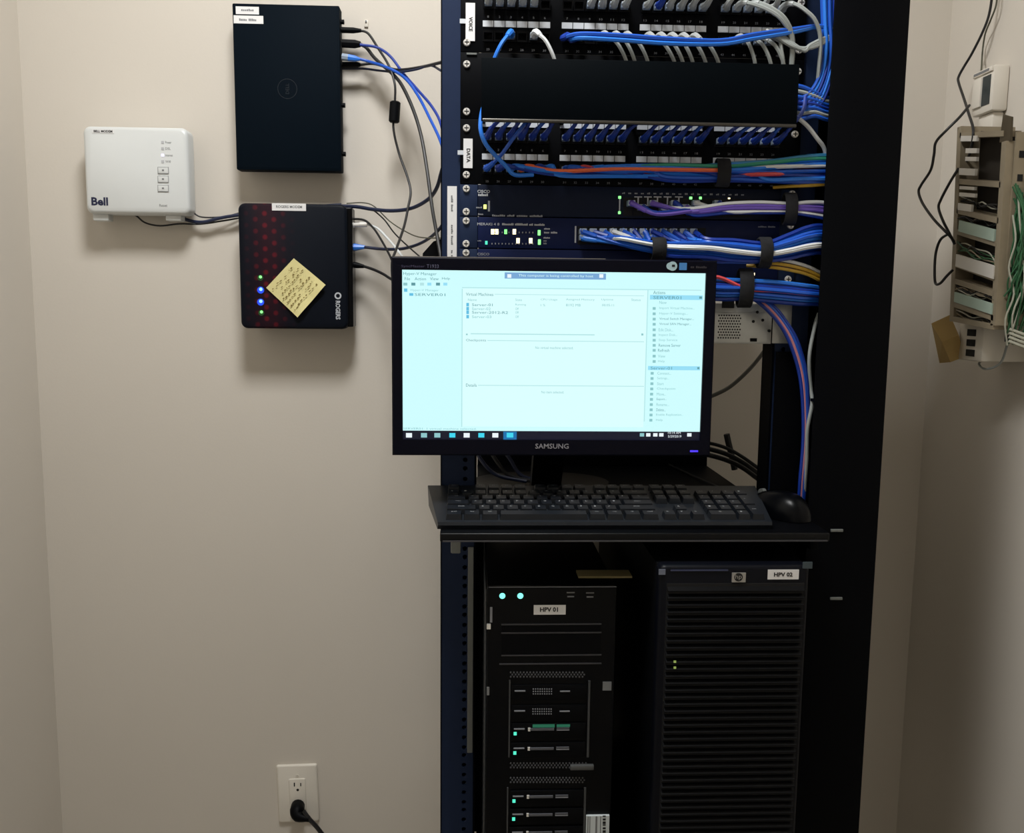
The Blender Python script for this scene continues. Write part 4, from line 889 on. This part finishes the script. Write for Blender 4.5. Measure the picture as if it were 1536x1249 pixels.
# DATA upper row: 24 blue cords rising to the right behind the cover
zA, zB = rowsD
for g in range(4):
    for k in range(6):
        x = px_(g, k); d = .030+rc.uniform(-.008, .012)
        cord((x, YP, zA), [(x+.001, -.028, zA+.001), (x+.006, -.038, zA+.008), (x+d*.6, -.044, zA+.022), (x+d, -.044, zA+.038), (x+d*1.2, -.035, zA+.058)], (M_BLUED, M_BLUE, M_BLUED)[k % 3], M_BLUED, 'blue patch cable rising from the %s port, %s group, DATA panel' % (ORD[k], ORD[g]), 'blue cables rising from the DATA panel')
def yoff(n, seed):
    """n spots packed in a unit disc"""
    rr = random.Random(seed); o = []
    for i in range(n):
        a = i*2.39996; r_ = math.sqrt((i+.5)/n); o.append((r_*math.cos(a), r_*math.sin(a)))
    rr.shuffle(o); return o
# DATA lower row: bundle one, running right
offs = yoff(24, 5)
special = {3: (M_ORNG, 'orange cable in the bundle below the DATA panel'), 9: (M_GREENC, 'green cable in the bundle below the DATA panel'), 14: (M_TEAL, 'teal cable in the bundle below the DATA panel'), 7: (M_RED, 'red cable in the bundle below the DATA panel'), 18: (M_WHITEC, 'white cable in the bundle below the DATA panel')}
for q_, oo in ((3, (-.75, .15)), (9, (-.6, .62)), (14, (-.45, .85)), (7, (-.7, -.25)), (18, (-.6, .3))): offs[q_] = oo
for i in range(24):
    g, k = divmod(i, 6); x = px_(g, k); oy, oz = offs[i]; m, lb = special.get(i, ((M_BLUE, M_BLUED, M_BLUE2)[i % 3], None)); pts = []
    if i == 0: continue
    for (px, py, rad) in ((760, 257, .004), (840, 259, .006), (920, 256, .009), (1000, 255, .012), (1083, 257, .0125), (1150, 256, .0155), (1205, 254, .019), (1243, 254, .02), (1275, 256, .016)):
        c = at(px, py, -.036)
        if c.x < x+.02: continue
        o2 = oy
        if i == 3 and px > 1090: o2 = .9
        if i == 7: o2 = -.95 if px == 1150 else .8
        pts.append((c.x, -.034+o2*rad*.55, c.z+oz*rad+.0015*math.sin(px*.02+i)))
    x_ = x
    if len(pts) < 3: pts = [(x+.025, -.035, zB+.004), (x+.05, -.034, zB)]+pts[-2:]
    cord((x, YP, zB), [(x+.004, -.024, zB), (x+.012, -.030, zB+.001)]+pts, m, m, lb or 'blue bundled cable from the lower %s port, %s group, DATA panel' % (ORD[k], ORD[g]), None if lb else 'blue bundle below the DATA panel', .0029)
cable('yellow_network_cable', pp([(1160, 281, -.012), (1190, 279, -.028), (1215, 278, -.034), (1240, 276, -.034), (1262, 274, -.02)]), .0024, M_YELL, 'yellow cable at the right end below the DATA bundle')
# the crossing pair of bright blue cords at the left
cord((px_(0, 0), YP, zB), pp([(730, 252, -.028), (738, 246, -.034), (752, 232, -.044), (768, 210, -.046), (785, 188, -.042), (800, 172, -.03)]), M_BLUE, M_BLUE, 'blue cable crossing up to the right at the left of the DATA panel', None)
cable('blue_network_cable', pp([(728, 150, -.03), (722, 172, -.05), (721, 195, -.06), (728, 215, -.058), (742, 232, -.05), (758, 248, -.042), (772, 262, -.036), (800, 262, -.03)]), .0029, M_BLUE2, 'blue cable sweeping down over the left end of the DATA panel')
def strap(px, py, Y, ry, rz, w, label):
    c = at(px, py, Y); b_ = B(); n = 20; R = []
    for (xo, k) in ((-w/2, 1.0), (-w/2+.001, 1.06), (w/2-.001, 1.06), (w/2, 1.0), (w/2, .93), (-w/2, .93)):
        R.append([b_.bm.verts.new((c.x+xo, c.y+ry*k*math.cos(2*math.pi*j/n), c.z+rz*k*math.sin(2*math.pi*j/n))) for j in range(n)])
    for a, b in zip(R, R[1:]+R[:1]):
        for j in range(n): b_.bm.faces.new((a[j], a[(j+1) % n], b[(j+1) % n], b[j]))
    tag(b_.obj('cable_strap', M_STRAP, None, True), label, 'cable strap', 'cable straps')
strap(1083.5, 259, -.034, .012, .0185, .019, 'black strap around the bundle below the DATA panel')
# uppermost switch: purple, white and dark cables
offs = yoff(9, 2)
for i in range(9):
    m, lb, gr = ((M_PURP, 'purple', 'purple cables'), (M_WHITEC, 'white', 'white cables of the uppermost switch'), (M_BLUED, 'dark blue', 'dark blue cables of the uppermost switch'))[(0, 2, 0, 1, 2, 0, 1, 2, 2)[i]]
    oy, oz = offs[i]; px0 = 945+i*16; pts = []
    if m is M_WHITEC: oy, oz = -.5, .95 if i == 3 else -.6
    if m is M_PURP: oy, oz = -.7, (.3, -.1, .05)[(0, 2, 5).index(i)]
    for (px, py, rad) in ((985, 323, .004), (1040, 318, .005), (1090, 313, .007), (1140, 312, .008), (1184, 313, .007), (1212, 314, .010), (1240, 318, .012), (1270, 330, .010)):
        if px < px0+14: continue
        c = at(px, py, -.03); pts.append((c.x, -.03+oy*rad*.7, c.z+oz*rad))
    a = at(px0, 306+(i % 2)*6, YP); cord((a.x, -.0075, a.z), [a+Vector((.003, -.016, -.002))]+pts, m, m, lb+' cable, %s from the left plugged into the uppermost switch' % ORD[i], gr, .0027, .02, .0048)
strap(1184, 313.5, -.03, .0115, .0215, .0175, 'black strap around the purple and white cables')
# middle switch: large blue bundle
offs = yoff(24, 9)
for i in range(24):
    oy, oz = offs[i]; w_ = i in (5, 6); px0 = 873+(i//2)*14.9; pts = []; m = M_WHITEC if w_ else (M_BLUE, M_BLUE2, M_BLUED, M_BLUE)[i % 4]
    if w_: oy, oz = -.95, .25-.12*(i-5)
    for (px, py, rad, Y) in ((930, 362, .008, -.036), (987, 372, .0115, -.04), (1060, 373, .015, -.042), (1100, 376, .0165, -.043), (1146, 378, .0145, -.043), (1180, 370, .019, -.040), (1208, 361, .022, -.036), (1232, 358, .022, -.028), (1265, 366, .018, -.01)):
        if px < px0+18: continue
        c = at(px, py, Y); tw = .5*(px-987)/300; ca, sa = math.cos(tw), math.sin(tw); py_, pz_ = (oy*ca-oz*sa, oy*sa+oz*ca) if not w_ else (oy, oz-(px-1000)*.0028)
        pts.append((c.x, Y+py_*rad*.6, c.z+pz_*rad))
    a = at(px0, 348+(i % 2)*9, YP); cord((a.x, -.0075, a.z), [a+Vector((.003, -.014, -.002))]+pts, m, m, ('white' if w_ else 'blue')+' cable from the %s port of the %s column of the middle switch' % (('upper', 'lower')[i % 2], ORD[i//2]), ('white' if w_ else 'blue')+' cables of the middle switch bundle', .0029, .02, .005)
strap(987, 373.5, -.04, .013, .0155, .0195, 'black strap at the left of the middle switch bundle')
strap(1146, 379, -.043, .015, .0205, .0175, 'black strap at the right of the middle switch bundle')
for i, (m, nm) in enumerate(((M_WHITEC, 'white'), (M_YELL, 'upper yellow'), (M_YELL, 'lower yellow'))):
    cable('loose_network_cable', pp([(1120, 388+5*i, -.02), (1150, 388+6*i, -.034), (1180, 391+6.5*i, -.036), (1210, 399+6*i, -.034), (1231, 409+6*i, -.03), (1255, 424+5*i, -.01)]), .0024, m, nm+' cable below the middle switch bundle')
# lowest switch: bundle half behind the monitor
offs = yoff(18, 4)
for i in range(18):
    oy, oz = offs[i]; pts = []; m = M_RED if i == 2 else (M_BLUE, M_BLUED, M_BLUE2)[i % 3]
    if i == 2: oy, oz = -.8, .9
    px0 = 905+(i//2)*14
    for (px, py, rad, Y) in ((1040, 428, .013, -.034), (1075, 432, .0165, -.036), (1117, 433, .0155, -.036), (1160, 436, .0165, -.036), (1200, 440, .016, -.034), (1230, 443, .014, -.026), (1262, 452, .012, -.01)):
        if px < px0+10: continue
        c = at(px, py, Y); zz = oz-(.9 if i == 2 and px > 1100 else 0); pts.append((c.x, Y+oy*rad*.6, c.z+zz*rad))
    a = at(px0, 400+(i % 2)*9, YP); cord((a.x, -.0075, a.z), [a+Vector((.003, -.014, -.002))]+pts, m, m, 'red cable in the bundle from the lowest switch' if i == 2 else 'blue bundled cable from the %s port of the %s used column of the lowest switch' % (('upper', 'lower')[i % 2], ORD[i//2]), None if i == 2 else 'blue cables of the lowest switch bundle', .0029, .02, .005)
strap(1117, 432, -.036, .013, .026, .020, 'black strap around the lowest cable bundle')
# cables dropping from the lowest bundle along the right post
for i, (m, nm) in enumerate(((M_BLUED, 'blue'), (M_PINK, 'pink'), (M_BLUE, 'blue'), (M_BLUED, 'blue'))):
    p = pp([(1128+4*i, 446, -.025), (1148+5*i, 462, -.030), (1168+4*i, 484, -.030), (1184+4*i, 512, -.028), (1198+3.4*i, 555, -.026), (1204+2.5*i, 600, -.026), (1205+2*i, 660, -.026), (1200+2.4*i, 725, -.026), (1196+2*i, 800, -.02)])
    cable('dropping_network_cable', p, .0027, m, nm+' cable, %s from the left, dropping from the lowest bundle along the right post' % ORD[i], nm+' cables along the right post')
cable('grey_network_cable', pp([(1228, 470, -.02), (1222, 490, -.026), (1214, 535, -.03), (1216, 580, -.026), (1218, 605, -.03), (1211, 645, -.032), (1210, 690, -.03), (1207, 730, -.026), (1203, 800, -.02)]), .0026, M_GREYC, 'grey cable hanging down the right post beside the monitor')
cable('grey_power_cable', pp([(1060, 596, .25), (1072, 592, .25), (1095, 580, .25), (1120, 558, .25), (1140, 535, .25), (1160, 505, .25), (1175, 470, .22)]), .0035, mat('slate_cable', (92, 90, 84), .5), 'thick grey cable arching across the gap beside the monitor')
# black cords on the shelf behind the monitor
tag(B().tube(spline(pp([(1090, 651, .22), (1093, 665, .22), (1098, 685, .22), (1102, 704, .22)]), 4), .0055, 8).obj('black_plug', M_BLACKC, None, True), 'black plug standing up on the shelf beside the monitor', 'plug')
for i, lb in enumerate(('upper black cord on the shelf beside the monitor', 'middle black cord on the shelf beside the monitor', 'lower black cord on the shelf beside the monitor')):
    cable('black_cable', pp([(1030, 660+8*i, .20-.03*i), (1062, 664+9*i, .20-.03*i), (1090, 672+9*i, .2-.03*i), (1115, 686+8*i, .2-.03*i), (1140, 704+8*i, .18-.03*i), (1165, 722+6*i, .15-.03*i)]), .0040 if i else .003, M_BLACKC, lb)
for i in range(3):
    cable('tangled_cable', pp([(712+20*i, 670, .12), (722+22*i, 690, .11), (745+18*i, 712, .10), (790+10*i, 722, .09)]), .003, (M_NAVYC, M_BLACKC, M_NAVYC)[i], '%s from the left of the dark cords behind the monitor stand' % ORD[i], 'dark cords behind the monitor stand')

# ------------------------------------------------------------------ right wall: cross-connect block and company
XB = XR-.10
def rw(px, py, X=XB): return at(px, py, X, 0)
blk = thing('cross_connect_block', (XR, .12, 1.36), 'beige telephone cross-connect block with card strips and green wires', 'connector block')
def bar(parent, name, m, p, q, t, d):
    """bar between p and q on the block face: t tall, d deep towards the wall"""
    p, q = Vector(p), Vector(q); h = Vector((0, 0, t/2)); D = Vector((d, 0, 0))
    return B().hexa([p-h, q-h, q+h, p+h, p-h+D, q-h+D, q+h+D, p+h+D]).obj(name, m, parent)
fa, fb = rw(1439, 190), rw(1427, 482); na, nb = rw(1506, 212), rw(1489, 488)
def post(a, b, nm):
    w = Vector((0, .006, 0)); D = Vector((.09, 0, 0)); B().hexa([a-w, a+w, b+w, b-w, a-w+D, a+w+D, b+w+D, b-w+D]).obj(nm, M_FRAME, blk)
post(fa, fb, 'far_post'); post(na, nb, 'near_post')
B().hexa([rw(1444, 196)+Vector((.03, 0, 0)), rw(1500, 206)+Vector((.03, 0, 0)), rw(1484, 488)+Vector((.03, 0, 0)), rw(1430, 480)+Vector((.03, 0, 0)), rw(1444, 196)+Vector((.034, 0, 0)), rw(1500, 206)+Vector((.034, 0, 0)), rw(1484, 488)+Vector((.034, 0, 0)), rw(1430, 480)+Vector((.034, 0, 0))]).obj('back_pan', mat('block_dark', (50, 44, 36), .7, var=.3), blk)
def lerp(a, b, t): return a+(b-a)*t
# crossbars (beige) and cards between the posts; tilt follows the hung strips
for (yl, yr) in ((203, 200), (272, 277), (316, 331), (347, 366), (396, 418), (421, 441), (456, 477), (478, 490)):
    tl = (yl-190)/292; tr = (yr-212)/276; bar(blk, 'crossbar', M_FRAME, rw(lerp(1440, 1428, tl), yl), rw(lerp(1504, 1489, tr), yr), .0085, .028)
for (yl, yr, a_, b_, h, m) in ((208, 207, .06, .46, .0085, M_CARD), (226, 226, .2, .48, .0075, M_CARD), (238, 239, .2, .48, .0065, M_CARD), (257, 260, .05, .46, .0105, M_CARD), (281, 285, .08, .46, .005, M_CARD), (291, 296, .08, .48, .006, M_CARD), (309, 318, .06, .4, .011, M_CARD), (337, 354, .1, .96, .0175, M_CARDG), (389, 409, .06, .98, .0195, M_CARD), (444, 464, .06, .98, .0160, M_CARDG)):
    tl = (yl-190)/292; p, q = rw(lerp(1440, 1428, tl), yl), rw(lerp(1502, 1489, tl), yr)
    bar(blk, 'card_strip', m, p.lerp(q, a_)+Vector((-.002, 0, 0)), p.lerp(q, b_)+Vector((-.002, 0, 0)), h, .004)
rg_ = random.Random(8)
for (yl, yr) in ((366, 386), (372, 392), (432, 452), (428, 450), (470, 484), (330, 336), (300, 310)):      # loose jumper wires behind the bars
    tl = (yl-190)/292
    for k in range(3):
        a, b = rw(lerp(1442, 1430, tl), yl+rg_.uniform(-3, 3))+Vector((.004, 0, 0)), rw(lerp(1500, 1488, tl), yr+rg_.uniform(-3, 3))+Vector((.004, 0, 0)); pts = [a.lerp(b, t)+Vector((rg_.uniform(-.004, .004), 0, rg_.uniform(-.006, .006))) for t in (0, .2, .4, .6, .8, 1)]
        B().tube(spline(pts, 3), .0011, 5).obj('jumper_wire', rg_.choice((M_GWIRE, M_WWIRE, M_BLACKC, M_FRAME)), blk)
# near side: slotted bracket and the hanging green wires
ys_ = na.y-.008
sb0 = Vector((XB+.004, ys_, nb.z-.01)); 
side = B(); side.box(XB+.012, XR-.002, ys_-.003, ys_, nb.z+.0, na.z+.012); side.obj('side_bracket', M_FRAME, blk)
for i in range(4):
    for j in range(9): x = XB+.022+i*.017; z = na.z-.02-j*.034; B().box(x-.004, x+.004, ys_-.0036, ys_-.0026, z-.005, z+.005).obj('bracket_slot', M_DARK, blk)
for k in range(3): z = na.z+.004-k*.018; B().box(XB+.03, XR-.004, ys_-.012, ys_-.003, z-.005, z+.005).obj('bracket_rib', M_FRAME, blk)
gw = []
for i in range(90):
    x = XB+rg_.uniform(.014, .092); z1_ = na.z-rg_.uniform(.05, .12); z0_ = nb.z+rg_.uniform(-.03, .05); pts = []
    for t in (0, .2, .4, .6, .8, 1): pts.append(Vector((x+rg_.uniform(-.007, .007), ys_-.006-rg_.uniform(0, .026)*math.sin(math.pi*t), lerp(z1_, z0_, t))))
    m = M_GWIRE if rg_.random() < .85 else M_WWIRE
    B().tube(spline(pts, 4), .0013, 5).obj('jumper_wire', m, blk)
for k in range(4):
    pts = [Vector((XB+.02, ys_-.01, nb.z-.005-k*.006)), Vector((XB+.05, ys_-.018, nb.z-.015-k*.006)), Vector((XR-.01, ys_-.012, nb.z-.012-k*.005))]; B().tube(spline(pts, 5), .0022, 6).obj('feed_wire', M_WWIRE, blk)
a = rw(1504, 178); B().hexa([a+Vector(p) for p in ((0, .0, .006), (.004, -.014, -.0), (.004, -.016, -.035), (0, .004, -.034), (.004, .0, .006), (.008, -.014, 0), (.008, -.016, -.035), (.004, .004, -.034))]).obj('hanging_tag', M_WOOD, blk)
# white wall box above the block
def rbox(px0, px1, py0, py1, X, nm, label, cat):
    f, n = at(px0, (py0+py1)/2, X, 0), at(px1, (py0+py1)/2, X, 0); t, b = at((px0+px1)/2, py0, X, 0).z, at((px0+px1)/2, py1, X, 0).z
    th = thing(nm, (XR, (f.y+n.y)/2, b), label, cat); B().box(X, XR-.0005, n.y, f.y, b, t, .004).obj('case', M_OFFW, th, True); return th, X, n.y, f.y, b, t
jb, X, y0, y1, z0, z1 = rbox(1459, 1489, 104, 170, XR-.028, 'wall_junction_box', 'small white wall box with a dark slot above the connector block', 'wall box')
B().box(X-.001, X+.001, y0+(y1-y0)*.12, y0+(y1-y0)*.5, z0+.012, z1-.014, .0004).obj('dark_slot', mat('slot_teal_black', (34, 46, 50), .3), jb)
B().box(X-.004, X+.002, y0+(y1-y0)*.5, y1-.006, z0+.012, z1-.014, .001).obj('raised_panel', M_OFFW, jb, True)
B().box(X-.003, X+.002, y0+.002, y1-.002, z1-.010, z1-.002, .001).obj('top_rib', M_OFFW, jb, True)
B().box(X-.0034, X-.0028, y0+.01, y1-.006, z1-.008, z1-.004).obj('print_line', M_INKG, jb)
B().box(X+.008, XR-.001, y0+.008, y1-.01, z0-.03, z0-.0005, .002).obj('cable_duct', M_OFFW, jb, True)
# surface jack under the block
sj, X, y0, y1, z0, z1 = rbox(1437, 1474, 482, 541, XR-.075, 'surface_jack_box', 'white surface jack box with three dark ports under the connector block', 'jack box')
for k in range(3): zc = z1-.018-k*.0165; B().box(X-.001, X+.001, y0+(y1-y0)*.28, y0+(y1-y0)*.62, zc-.0055, zc+.0055).obj('port', M_DARK, sj)
cable('grey_loop_wire', [Vector((XR-.02, y0-.004, z1+.01)), Vector((XR-.04, y0-.012, z1-.03)), Vector((XR-.05, y0-.012, z0)), Vector((XR-.06, y0+.01, z0-.012)), Vector((XR-.055, y0+.04, z0-.006)), Vector((XR-.03, y1, z0+.0))], .0018, M_GREYC, 'thin grey wire looped around the white jack box')
# tan cardboard box hanging beside the jack
TA, TB, TC, TD, TE, TF = [at(*q) for q in ((1397, 485, .205), (1425, 472, .205), (1438, 502, .170), (1413, 513, .170), (1426, 543, .176), (1447, 535, .176))]
bk = Vector((.0, .036, -.004)); P = [TE, TF, TF+bk, TE+bk, TD, TC, TB, TA]
tag(B().hexa(P).obj('tan_connector_cover', M_BROWN, None), 'tilted tan box hanging beside the white jack box', 'box')
# black cords on the right wall
Xc = XR-.02
def rc_(nm, lst, r, m, label): return cable(nm, [at(a, b, XR-d, 0) for a, b, d in lst], r, m, label)
rc_('black_wall_cable', [(1490, -20, .02), (1484, 20, .02), (1474, 48, .025), (1458, 80, .03), (1446, 100, .035), (1438, 115, .04), (1438, 124, .045), (1446, 148, .06), (1453, 170, .085), (1460, 196, .1), (1456, 225, .098), (1448, 246, .085)], .0022, M_BLACKC, 'black cord hanging from above to the top of the connector block')
rc_('grey_wall_cable', [(1497, -20, .015), (1494, 8, .015), (1486, 30, .015), (1478, 50, .012), (1474, 75, .008), (1472, 106, .02)], .0015, M_THIN, 'thin grey cord beside the black one, ending at the white wall box')
rc_('black_looping_cable', [(1454, 158, .07), (1440, 175, .10), (1420, 195, .12), (1404, 213, .13), (1401, 232, .13), (1396, 255, .13), (1382, 277, .13), (1378, 288, .13), (1384, 305, .13), (1400, 328, .13), (1416, 345, .125), (1424, 353, .12), (1431, 362, .105)], .0022, M_BLACKC, 'black cord bowing out to the left of the connector block')
rc_('black_looping_cable', [(1438, 252, .10), (1424, 275, .11), (1411, 300, .115), (1408, 312, .115), (1414, 330, .115), (1424, 350, .11), (1432, 366, .105)], .0022, M_BLACKC, 'shorter black cord curving beside the upper half of the block')
rc_('black_looping_cable', [(1424, 350, .118), (1411, 359, .12), (1404, 378, .12), (1402, 402, .12), (1403, 424, .12), (1410, 425, .12), (1420, 414, .115), (1429, 405, .105)], .0022, M_BLACKC, 'small black cord loop beside the lower half of the block')

# small white wall clip by the computer's cables
q = at(549.5, 36, BW); wcl = thing('wall_clip', (q.x, BW, q.z), 'tiny white clip with a nail on the wall above the cables', 'clip')
B().box(q.x-.0035, q.x+.0035, BW-.004, BW-.0003, q.z-.006, q.z+.006, .001).obj('clip_body', M_OFFW, wcl, True)
B().cyl((q.x, BW-.007, q.z+.003), (q.x, BW-.003, q.z+.003), .0016, n=8).obj('nail', M_INKG, wcl)
